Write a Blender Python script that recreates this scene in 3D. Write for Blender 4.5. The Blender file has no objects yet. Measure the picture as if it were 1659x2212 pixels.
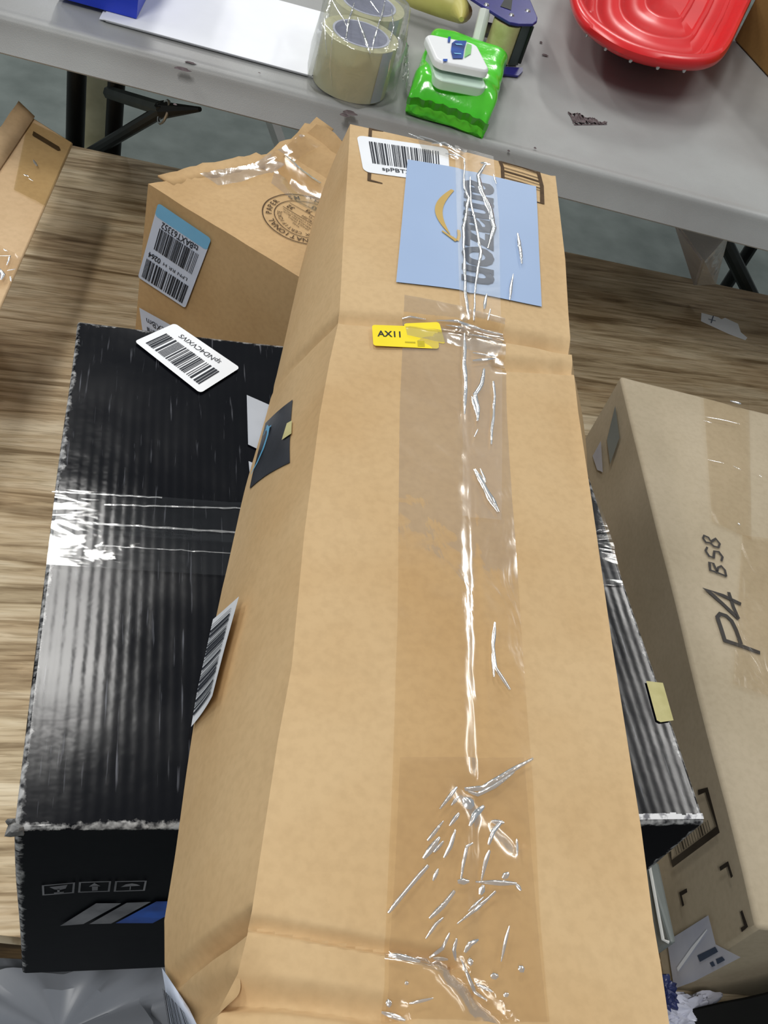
import bpy, bmesh, math, random
import numpy as np
from mathutils import Vector, Matrix, noise
from mathutils.bvhtree import BVHTree

sc = bpy.context.scene
# ------------------------------------------------------------------ camera
FOC, CX, CY, ZC = 2146.1, 829.5, 1106.0, 1.0
RW = np.array([[0.9609, 0.0737, 0.2671], [-0.1185, -0.7622, 0.6365], [0.2505, -0.6432, -0.7236]])
CAM = Vector((0, 0, ZC))
cam_data = bpy.data.cameras.new('camera')
cam_data.sensor_fit = 'HORIZONTAL'
cam_data.sensor_width = 36.0
cam_data.lens = FOC / 1659 * 36
cam_data.clip_start = 0.02
cam = bpy.data.objects.new('camera', cam_data)
sc.collection.objects.link(cam)
r_, u_, b_ = Vector(RW[:, 0]), Vector(-RW[:, 1]), Vector(-RW[:, 2])
r_.normalize(); b_.normalize(); u_ = b_.cross(r_).normalized(); r_ = u_.cross(b_)
cam.matrix_world = Matrix(((r_.x, u_.x, b_.x, CAM.x), (r_.y, u_.y, b_.y, CAM.y), (r_.z, u_.z, b_.z, CAM.z), (0, 0, 0, 1)))
sc.camera = cam

# ------------------------------------------------------------------ world, lamps, exposure
world = bpy.data.worlds.new('world')
sc.world = world
world.use_nodes = True
bg = world.node_tree.nodes['Background']
bg.inputs[0].default_value = (0.86, 0.94, 1.0, 1)
bg.inputs[1].default_value = 0.22
LAMPS = [  # x, y, z, size_x, size_y, watts
    (-0.36, 3.5, 4.6, 0.50, 1.6, 58), (-3.4, 2.2, 4.6, 0.35, 2.4, 70), (-3.4, 6.6, 4.6, 0.35, 2.4, 130),
    (3.7, 3.2, 4.6, 0.35, 2.4, 62), (3.7, 8.6, 4.6, 0.35, 2.4, 90), (0.2, 8.6, 4.6, 0.35, 2.4, 120),
    (-1.4, -1.6, 4.6, 0.35, 2.0, 110)]  # last entry: fill lamp added behind the camera to brighten the table lip
for i, (x, y, z, sx, sy, w) in enumerate(LAMPS):
    ld = bpy.data.lights.new('ceiling_or_fill_light', 'AREA')
    ld.shape = 'RECTANGLE'; ld.size = sx; ld.size_y = sy; ld.energy = w; ld.color = (1.0, 0.985, 0.95)
    lo = bpy.data.objects.new('ceiling_or_fill_light', ld)
    lo.location = (x, y, z)
    sc.collection.objects.link(lo)
vs = sc.view_settings
vs.view_transform = 'Standard'; vs.look = 'None'; vs.gamma = 1.0; vs.use_curve_mapping = False
vs.exposure = 0.12

# ------------------------------------------------------------------ helpers
def V(*a): return Vector(a)
def ray(px, py): return Vector(RW @ np.array([px - CX, py - CY, FOC]))
def at(px, py, z):
    r = ray(px, py)
    return CAM + r * ((z - ZC) / r.z)
def onplane(px, py, p, n):
    r = ray(px, py)
    return CAM + r * ((p - CAM).dot(n) / r.dot(n))
def lin(c):
    return tuple(((x / 255) / 12.92 if x / 255 <= 0.04045 else ((x / 255 + 0.055) / 1.055) ** 2.4) for x in c)
C = sc.collection

def put(o, parent=None):
    C.objects.link(o)
    if parent is not None: o.parent = parent
    return o
ORG = {}
def tag(o, label, cat, group=None, kind=None):
    if label: o['label'] = label
    if cat: o['category'] = cat
    if group: o['group'] = group
    if kind: o['kind'] = kind
    return o
def thing(name, label, cat, loc, group=None):
    o = bpy.data.objects.new(name, None); o.empty_display_size = 0.05
    o.location = loc
    put(o); ORG[o.name] = Vector(loc)
    return tag(o, label, cat, group)
def mesh(name, verts, faces, m, parent=None, smooth=True, sharp=30, bevel=0, label=None, seg=2, root=None):
    """verts in world coordinates"""
    org = V(0, 0, 0)
    if parent is not None: org = ORG[parent.name]
    elif root is not None: org = Vector(root)
    me = bpy.data.meshes.new(name)
    me.from_pydata([Vector(v) - org for v in verts], [], faces)
    me.materials.append(m)
    if smooth:
        me.polygons.foreach_set('use_smooth', [True] * len(me.polygons))
        if sharp: me.set_sharp_from_angle(angle=math.radians(sharp))
    me.update()
    o = bpy.data.objects.new(name, me)
    put(o, parent)
    if parent is None: o.location = org
    ORG[o.name] = org
    if bevel:
        b = o.modifiers.new('bevel', 'BEVEL'); b.width = bevel; b.segments = seg; b.limit_method = 'ANGLE'; b.angle_limit = math.radians(35)
        b.harden_normals = False
    if label: o['label'] = label
    return o

def ribbon(mb, pts, w, off=V(0, 0, 0), closed=False, nrm=V(0, 0, 1)):
    """flat stroke of width w through 3-D points on a plane with normal nrm"""
    n = len(pts); L = []; R_ = []
    for i in range(n):
        a = pts[(i - 1) % n] if closed else pts[max(i - 1, 0)]; b = pts[(i + 1) % n] if closed else pts[min(i + 1, n - 1)]
        d = (b - a).normalized(); s = nrm.cross(d).normalized()
        ww = w[i] if isinstance(w, (list, tuple)) else w
        if not closed and 0 < i < n - 1:
            d1 = (pts[i] - a).normalized(); d2 = (b - pts[i]).normalized(); ww = ww / max(0.45, math.cos(d1.angle(d2, 0) / 2))
        elif closed:
            d1 = (pts[i] - a).normalized(); d2 = (b - pts[i]).normalized(); ww = ww / max(0.45, math.cos(d1.angle(d2, 0) / 2))
        L.append(pts[i] + s * ww / 2 + off); R_.append(pts[i] - s * ww / 2 + off)
    m = n if closed else n - 1
    mb.add(L + R_, [(i, (i + 1) % n, n + (i + 1) % n, n + i) for i in range(m)])
class MB:
    def __init__(s): s.v = []; s.f = []
    def add(s, vs, fs):
        k = len(s.v); s.v += [Vector(v) for v in vs]; s.f += [tuple(i + k for i in f) for f in fs]
    def hexa(s, b, t):   # b,t : four points each, counter-clockwise seen from above
        s.add(list(b) + list(t), [(3, 2, 1, 0), (4, 5, 6, 7), (0, 1, 5, 4), (1, 2, 6, 5), (2, 3, 7, 6), (3, 0, 4, 7)])
    def box(s, c, sx, sy, sz, ux=V(1, 0, 0), uy=V(0, 1, 0), uz=V(0, 0, 1)):
        c = Vector(c); a, b, d = ux * sx / 2, uy * sy / 2, uz * sz / 2
        s.hexa([c - a - b - d, c + a - b - d, c + a + b - d, c - a + b - d], [c - a - b + d, c + a - b + d, c + a + b + d, c - a + b + d])
    def tube(s, pts, rad, n=10, closed=False):
        pts = [Vector(p) for p in pts]; N = len(pts)
        rr = rad if isinstance(rad, (list, tuple)) else [rad] * N
        vs = []; up = None
        for i, p in enumerate(pts):
            if closed: t = pts[(i + 1) % N] - pts[i - 1]
            else: t = pts[min(i + 1, N - 1)] - pts[max(i - 1, 0)]
            t.normalize()
            if up is None: up = V(0, 0, 1) if abs(t.z) < 0.9 else V(1, 0, 0)
            x = up.cross(t).normalized(); up = t.cross(x).normalized()
            for k in range(n):
                a = 2 * math.pi * k / n
                vs.append(p + (x * math.cos(a) + up * math.sin(a)) * rr[i])
        fs = []
        for i in range(N if closed else N - 1):
            j = (i + 1) % N
            for k in range(n): fs.append((i * n + k, i * n + (k + 1) % n, j * n + (k + 1) % n, j * n + k))
        if not closed: fs += [tuple(range(n - 1, -1, -1)), tuple((N - 1) * n + k for k in range(n))]
        s.add(vs, fs)
    def lathe(s, c, prof, n=40, close=True):  # prof (r,z) loop
        c = Vector(c); m = len(prof); vs = []
        for k in range(n):
            a = 2 * math.pi * k / n
            for r, z in prof: vs.append(c + V(r * math.cos(a), r * math.sin(a), z))
        fs = []
        for k in range(n):
            j = (k + 1) % n
            for i in range(m if close else m - 1):
                i2 = (i + 1) % m
                fs.append((k * m + i, j * m + i, j * m + i2, k * m + i2))
        s.add(vs, fs)
    def loops(s, loops, cap0=False, cap1=False):
        n = len(loops[0]); vs = [p for L in loops for p in L]; fs = []
        for i in range(len(loops) - 1):
            for k in range(n): fs.append((i * n + k, i * n + (k + 1) % n, (i + 1) * n + (k + 1) % n, (i + 1) * n + k))
        if cap0: fs.append(tuple(range(n - 1, -1, -1)))
        if cap1: fs.append(tuple((len(loops) - 1) * n + k for k in range(n)))
        s.add(vs, fs)
    def prism(s, poly, d):  # poly of points, extruded by vector d
        n = len(poly); s.add([Vector(p) for p in poly] + [Vector(p) + d for p in poly],
                             [tuple(range(n - 1, -1, -1)), tuple(range(n, 2 * n))] + [(i, (i + 1) % n, n + (i + 1) % n, n + i) for i in range(n)])
    def build(s, name, m, parent=None, **k): return mesh(name, s.v, s.f, m, parent, **k)
    def bvh(s): return BVHTree.FromPolygons(s.v, s.f)

# ------------------------------------------------------------------ materials
def newmat(name):
    m = bpy.data.materials.new(name); m.use_nodes = True
    nt = m.node_tree; nt.nodes.clear()
    out = nt.nodes.new('ShaderNodeOutputMaterial')
    return m, nt, out
def N(nt, t, **kw):
    n = nt.nodes.new(t)
    for k, v in kw.items(): setattr(n, k, v)
    return n
def mat(name, rgb, rough=0.5, spec=0.4, var=0.08, scale=30, bump=0.0, bscale=200, metal=0.0, stretch=None, rgb2=None, coat=0.0, lo=0.35, hi=0.65, sub=None):
    m, nt, out = newmat(name)
    p = N(nt, 'ShaderNodeBsdfPrincipled')
    p.inputs['Roughness'].default_value = rough
    p.inputs['Specular IOR Level'].default_value = spec
    p.inputs['Metallic'].default_value = metal
    p.inputs['Coat Weight'].default_value = coat
    if sub: p.inputs['Transmission Weight'].default_value = sub
    tc = N(nt, 'ShaderNodeTexCoord'); mp = N(nt, 'ShaderNodeMapping')
    nt.links.new(tc.outputs['Object'], mp.inputs[0])
    if stretch: mp.inputs['Scale'].default_value = stretch
    ns = N(nt, 'ShaderNodeTexNoise'); ns.inputs['Scale'].default_value = scale; ns.inputs['Detail'].default_value = 6
    nt.links.new(mp.outputs[0], ns.inputs['Vector'])
    cr = N(nt, 'ShaderNodeValToRGB')
    c1 = lin(rgb); c2 = lin(rgb2) if rgb2 else tuple(x * (1 - var) for x in c1)
    c0 = c1 if rgb2 else tuple(min(1, x * (1 + var)) for x in c1)
    cr.color_ramp.elements[0].position = lo; cr.color_ramp.elements[0].color = (*c2, 1)
    cr.color_ramp.elements[1].position = hi; cr.color_ramp.elements[1].color = (*c0, 1)
    nt.links.new(ns.outputs[0], cr.inputs[0])
    nt.links.new(cr.outputs[0], p.inputs['Base Color'])
    if bump:
        n2 = N(nt, 'ShaderNodeTexNoise'); n2.inputs['Scale'].default_value = bscale; n2.inputs['Detail'].default_value = 4
        nt.links.new(mp.outputs[0], n2.inputs['Vector'])
        b = N(nt, 'ShaderNodeBump'); b.inputs['Strength'].default_value = bump; b.inputs['Distance'].default_value = 0.002
        nt.links.new(n2.outputs[0], b.inputs['Height']); nt.links.new(b.outputs[0], p.inputs['Normal'])
    nt.links.new(p.outputs[0], out.inputs[0])
    return m
def clear(name, tint=(0.93, 0.90, 0.85), rough=0.12, base=0.05, edge=0.35, bump=0.5, bscale=30, stretch=(1, 1, 1), haze=0.0, dist=0.004):
    """clear adhesive tape or film: see-through with a glossy face"""
    m, nt, out = newmat(name)
    tr = N(nt, 'ShaderNodeBsdfTransparent'); tr.inputs[0].default_value = (*tint, 1)
    gl = N(nt, 'ShaderNodeBsdfGlossy'); gl.inputs['Roughness'].default_value = rough; gl.inputs[0].default_value = (1, 1, 1, 1)
    lw = N(nt, 'ShaderNodeFresnel'); lw.inputs[0].default_value = 1.45
    mr = N(nt, 'ShaderNodeMapRange'); mr.inputs[3].default_value = base; mr.inputs[4].default_value = edge + base
    tc = N(nt, 'ShaderNodeTexCoord'); mp = N(nt, 'ShaderNodeMapping'); mp.inputs['Scale'].default_value = stretch
    nt.links.new(tc.outputs['Object'], mp.inputs[0])
    ns = N(nt, 'ShaderNodeTexNoise'); ns.inputs['Scale'].default_value = bscale; ns.inputs['Detail'].default_value = 3; ns.inputs['Distortion'].default_value = 0.6
    nt.links.new(mp.outputs[0], ns.inputs['Vector'])
    b = N(nt, 'ShaderNodeBump'); b.inputs['Strength'].default_value = bump; b.inputs['Distance'].default_value = dist
    nt.links.new(ns.outputs[0], b.inputs['Height'])
    nt.links.new(b.outputs[0], gl.inputs['Normal']); nt.links.new(b.outputs[0], lw.inputs['Normal'])
    nt.links.new(lw.outputs[0], mr.inputs[0])
    mx = N(nt, 'ShaderNodeMixShader')
    nt.links.new(mr.outputs[0], mx.inputs[0]); nt.links.new(tr.outputs[0], mx.inputs[1]); nt.links.new(gl.outputs[0], mx.inputs[2])
    last = mx
    if haze:
        df = N(nt, 'ShaderNodeBsdfDiffuse'); df.inputs[0].default_value = (0.85, 0.87, 0.88, 1)
        m2 = N(nt, 'ShaderNodeMixShader'); m2.inputs[0].default_value = haze
        nt.links.new(mx.outputs[0], m2.inputs[1]); nt.links.new(df.outputs[0], m2.inputs[2]); last = m2
    nt.links.new(last.outputs[0], out.inputs[0])
    return m
def cardboard(name, rgb, dark, flute=(0, 0, 0), fs=700, rough=0.75):
    m, nt, out = newmat(name)
    p = N(nt, 'ShaderNodeBsdfPrincipled'); p.inputs['Roughness'].default_value = rough; p.inputs['Specular IOR Level'].default_value = 0.25
    tc = N(nt, 'ShaderNodeTexCoord')
    n1 = N(nt, 'ShaderNodeTexNoise'); n1.inputs['Scale'].default_value = 7; n1.inputs['Detail'].default_value = 5
    n2 = N(nt, 'ShaderNodeTexNoise'); n2.inputs['Scale'].default_value = 160; n2.inputs['Detail'].default_value = 3
    for n in (n1, n2): nt.links.new(tc.outputs['Object'], n.inputs['Vector'])
    r1 = N(nt, 'ShaderNodeValToRGB'); r1.color_ramp.elements[0].position = 0.3; r1.color_ramp.elements[1].position = 0.62
    r1.color_ramp.elements[0].color = (*lin(dark), 1); r1.color_ramp.elements[1].color = (*lin(rgb), 1)
    nt.links.new(n1.outputs[0], r1.inputs[0])
    mx = N(nt, 'ShaderNodeMix', data_type='RGBA', blend_type='MULTIPLY'); mx.inputs[0].default_value = 0.16
    r2 = N(nt, 'ShaderNodeValToRGB'); r2.color_ramp.elements[0].position = 0.3; r2.color_ramp.elements[1].position = 0.6
    r2.color_ramp.elements[0].color = (0.55, 0.5, 0.45, 1)
    nt.links.new(n2.outputs[0], r2.inputs[0])
    nt.links.new(r1.outputs[0], mx.inputs[6]); nt.links.new(r2.outputs[0], mx.inputs[7])
    nt.links.new(mx.outputs[2], p.inputs['Base Color'])
    b = N(nt, 'ShaderNodeBump'); b.inputs['Strength'].default_value = 0.25; b.inputs['Distance'].default_value = 0.004
    n3 = N(nt, 'ShaderNodeTexNoise'); n3.inputs['Scale'].default_value = 14; n3.inputs['Detail'].default_value = 4
    nt.links.new(tc.outputs['Object'], n3.inputs['Vector'])
    nt.links.new(n3.outputs[0], b.inputs['Height']); nt.links.new(b.outputs[0], p.inputs['Normal'])
    nt.links.new(p.outputs[0], out.inputs[0])
    return m

def plywood_mat():
    m, nt, out = newmat('weathered_plywood')
    p = N(nt, 'ShaderNodeBsdfPrincipled'); p.inputs['Roughness'].default_value = 0.62; p.inputs['Specular IOR Level'].default_value = 0.3
    tc = N(nt, 'ShaderNodeTexCoord')
    def noisetex(scale, st, det=6, dist=0.0):
        mp = N(nt, 'ShaderNodeMapping'); mp.inputs['Scale'].default_value = st
        nt.links.new(tc.outputs['Object'], mp.inputs[0])
        n = N(nt, 'ShaderNodeTexNoise'); n.inputs['Scale'].default_value = scale; n.inputs['Detail'].default_value = det; n.inputs['Distortion'].default_value = dist
        nt.links.new(mp.outputs[0], n.inputs['Vector']); return n
    g1 = noisetex(6, (0.5, 7, 1), 9, 1.6)
    g2 = noisetex(20, (0.8, 12, 1), 8, 0.9)
    g3 = noisetex(3.2, (0.6, 1.6, 1), 5, 0.4)
    r1 = N(nt, 'ShaderNodeValToRGB'); e = r1.color_ramp.elements
    e[0].position = 0.30; e[0].color = (*lin((140, 118, 86)), 1); e[1].position = 0.66; e[1].color = (*lin((238, 222, 192)), 1)
    k = e.new(0.48); k.color = (*lin((214, 194, 160)), 1)
    nt.links.new(g1.outputs[0], r1.inputs[0])
    r2 = N(nt, 'ShaderNodeValToRGB'); r2.color_ramp.elements[0].position = 0.36; r2.color_ramp.elements[1].position = 0.52
    r2.color_ramp.elements[0].color = (0.42, 0.36, 0.28, 1)
    nt.links.new(g2.outputs[0], r2.inputs[0])
    mx = N(nt, 'ShaderNodeMix', data_type='RGBA', blend_type='MULTIPLY'); mx.inputs[0].default_value = 0.5
    nt.links.new(r1.outputs[0], mx.inputs[6]); nt.links.new(r2.outputs[0], mx.inputs[7])
    g4 = noisetex(4.5, (0.9, 2.6, 1), 6, 1.0)
    r4 = N(nt, 'ShaderNodeValToRGB'); r4.color_ramp.elements[0].position = 0.36; r4.color_ramp.elements[1].position = 0.56
    r4.color_ramp.elements[0].color = (0.62, 0.50, 0.38, 1)
    nt.links.new(g4.outputs[0], r4.inputs[0])
    m4 = N(nt, 'ShaderNodeMix', data_type='RGBA', blend_type='MULTIPLY'); m4.inputs[0].default_value = 0.5
    nt.links.new(mx.outputs[2], m4.inputs[6]); nt.links.new(r4.outputs[0], m4.inputs[7]); mx = m4
    # grime and the table's shade painted in: darker towards the back right corner
    sp = N(nt, 'ShaderNodeSeparateXYZ'); nt.links.new(tc.outputs['Object'], sp.inputs[0])
    ma = N(nt, 'ShaderNodeMath', operation='MULTIPLY_ADD'); ma.inputs[1].default_value = 0.30; nt.links.new(sp.outputs[0], ma.inputs[0])
    mb = N(nt, 'ShaderNodeMath', operation='MULTIPLY'); mb.inputs[1].default_value = 0.42; nt.links.new(sp.outputs[1], mb.inputs[0]); nt.links.new(mb.outputs[0], ma.inputs[2])
    mc = N(nt, 'ShaderNodeMath', operation='ADD'); nt.links.new(ma.outputs[0], mc.inputs[0]); nt.links.new(g3.outputs[0], mc.inputs[1])
    r3 = N(nt, 'ShaderNodeValToRGB'); r3.color_ramp.elements[0].position = 0.62; r3.color_ramp.elements[1].position = 1.0
    r3.color_ramp.elements[0].color = (1, 1, 1, 1); r3.color_ramp.elements[1].color = (0.66, 0.58, 0.48, 1)
    nt.links.new(mc.outputs[0], r3.inputs[0])
    m2 = N(nt, 'ShaderNodeMix', data_type='RGBA', blend_type='MULTIPLY'); m2.inputs[0].default_value = 1
    nt.links.new(mx.outputs[2], m2.inputs[6]); nt.links.new(r3.outputs[0], m2.inputs[7])
    nt.links.new(m2.outputs[2], p.inputs['Base Color'])
    b = N(nt, 'ShaderNodeBump'); b.inputs['Strength'].default_value = 0.5; b.inputs['Distance'].default_value = 0.003
    nt.links.new(g2.outputs[0], b.inputs['Height']); nt.links.new(b.outputs[0], p.inputs['Normal'])
    nt.links.new(p.outputs[0], out.inputs[0]); return m

def black_card(name, flutes=True):
    m, nt, out = newmat(name)
    L = nt.links.new
    p = N(nt, 'ShaderNodeBsdfPrincipled'); p.inputs['Specular IOR Level'].default_value = 0.26
    tc = N(nt, 'ShaderNodeTexCoord')
    ns = N(nt, 'ShaderNodeTexNoise'); ns.inputs['Scale'].default_value = 10; ns.inputs['Detail'].default_value = 5
    L(tc.outputs['Object'], ns.inputs['Vector'])
    mp = N(nt, 'ShaderNodeMapping'); mp.inputs['Scale'].default_value = (300, 16, 16); L(tc.outputs['Object'], mp.inputs[0])
    sn = N(nt, 'ShaderNodeTexNoise'); sn.inputs['Scale'].default_value = 1.0; sn.inputs['Detail'].default_value = 3
    L(mp.outputs[0], sn.inputs['Vector'])
    cr = N(nt, 'ShaderNodeValToRGB'); e = cr.color_ramp.elements
    e[0].position = 0.64 if flutes else 0.76; e[0].color = (*lin((11, 12, 17)), 1); e[1].position = 0.82 if flutes else 0.9; e[1].color = (*lin((110, 112, 120)), 1)
    L(sn.outputs[0], cr.inputs[0])
    # paper showing where the edges are rubbed bare
    sp = N(nt, 'ShaderNodeSeparateXYZ'); L(tc.outputs['Object'], sp.inputs[0])
    def mth(op, a, b=None):
        n = N(nt, 'ShaderNodeMath', operation=op)
        for k, v in enumerate((a, b)):
            if v is None: continue
            if isinstance(v, (int, float)): n.inputs[k].default_value = v
            else: L(v, n.inputs[k])
        return n.outputs[0]
    dx = mth('SUBTRACT', 0.26505, mth('ABSOLUTE', sp.outputs[0])); dy = mth('SUBTRACT', 0.26635, mth('ABSOLUTE', sp.outputs[1])); dz = mth('SUBTRACT', 0.32, sp.outputs[2])
    mm = mth('MINIMUM', mth('MINIMUM', mth('MAXIMUM', dx, dz), mth('MAXIMUM', dy, dz)), mth('MAXIMUM', dx, dy))
    wn = N(nt, 'ShaderNodeTexNoise'); wn.inputs['Scale'].default_value = 55; wn.inputs['Detail'].default_value = 5; wn.inputs['Roughness'].default_value = 0.7
    L(tc.outputs['Object'], wn.inputs['Vector'])
    thr = mth('SUBTRACT', mth('MULTIPLY', wn.outputs[0], 0.020), 0.0055)
    wear = mth('MULTIPLY', mth('SUBTRACT', thr, mm), 420.0)
    cl = N(nt, 'ShaderNodeClamp'); L(wear, cl.inputs[0])
    mx = N(nt, 'ShaderNodeMix', data_type='RGBA'); L(cl.outputs[0], mx.inputs[0]); L(cr.outputs[0], mx.inputs[6])
    n4 = N(nt, 'ShaderNodeTexNoise'); n4.inputs['Scale'].default_value = 160; L(tc.outputs['Object'], n4.inputs['Vector'])
    wc = N(nt, 'ShaderNodeValToRGB'); wc.color_ramp.elements[0].position = 0.35; wc.color_ramp.elements[1].position = 0.62
    wc.color_ramp.elements[0].color = (*lin((52, 52, 54)), 1); wc.color_ramp.elements[1].color = (*lin((176, 176, 176)), 1)
    L(n4.outputs[0], wc.inputs[0]); L(wc.outputs[0], mx.inputs[7])
    L(mx.outputs[2], p.inputs['Base Color'])
    b2 = N(nt, 'ShaderNodeBump'); b2.inputs['Strength'].default_value = 0.2; b2.inputs['Distance'].default_value = 0.004
    L(ns.outputs[0], b2.inputs['Height'])
    if flutes:
        wv = N(nt, 'ShaderNodeTexWave', wave_type='BANDS', bands_direction='X', wave_profile='SIN')
        wv.inputs['Scale'].default_value = 36.0; wv.inputs['Distortion'].default_value = 0.6; wv.inputs['Detail'].default_value = 1; wv.inputs['Detail Scale'].default_value = 0.3
        L(tc.outputs['Object'], wv.inputs['Vector'])
        b1 = N(nt, 'ShaderNodeBump'); b1.inputs['Strength'].default_value = 0.11; b1.inputs['Distance'].default_value = 0.0004
        L(wv.outputs['Fac'], b1.inputs['Height']); L(b1.outputs[0], b2.inputs['Normal'])
        rr = N(nt, 'ShaderNodeMapRange'); rr.inputs[1].default_value = 0.3; rr.inputs[2].default_value = 0.7; rr.inputs[3].default_value = 0.09; rr.inputs[4].default_value = 0.19
        L(ns.outputs[0], rr.inputs[0]); L(rr.outputs[0], p.inputs['Roughness'])
    else: p.inputs['Roughness'].default_value = 0.55; p.inputs['Specular IOR Level'].default_value = 0.12
    L(b2.outputs[0], p.inputs['Normal'])
    L(p.outputs[0], out.inputs[0]); return m

def seethrough(name, rgb, rgb2):
    """pale plastic that lets some light through"""
    m, nt, out = newmat(name); L = nt.links.new
    tc = N(nt, 'ShaderNodeTexCoord'); ns = N(nt, 'ShaderNodeTexNoise'); ns.inputs['Scale'].default_value = 9; L(tc.outputs['Object'], ns.inputs['Vector'])
    cr = N(nt, 'ShaderNodeValToRGB'); cr.color_ramp.elements[0].position = 0.35; cr.color_ramp.elements[1].position = 0.65
    cr.color_ramp.elements[0].color = (*lin(rgb2), 1); cr.color_ramp.elements[1].color = (*lin(rgb), 1); L(ns.outputs[0], cr.inputs[0])
    p = N(nt, 'ShaderNodeBsdfPrincipled'); p.inputs['Roughness'].default_value = 0.2; L(cr.outputs[0], p.inputs['Base Color'])
    t = N(nt, 'ShaderNodeBsdfTranslucent'); L(cr.outputs[0], t.inputs[0])
    mx = N(nt, 'ShaderNodeMixShader'); mx.inputs[0].default_value = 0.22; L(p.outputs[0], mx.inputs[1]); L(t.outputs[0], mx.inputs[2]); L(mx.outputs[0], out.inputs[0])
    return m
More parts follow.
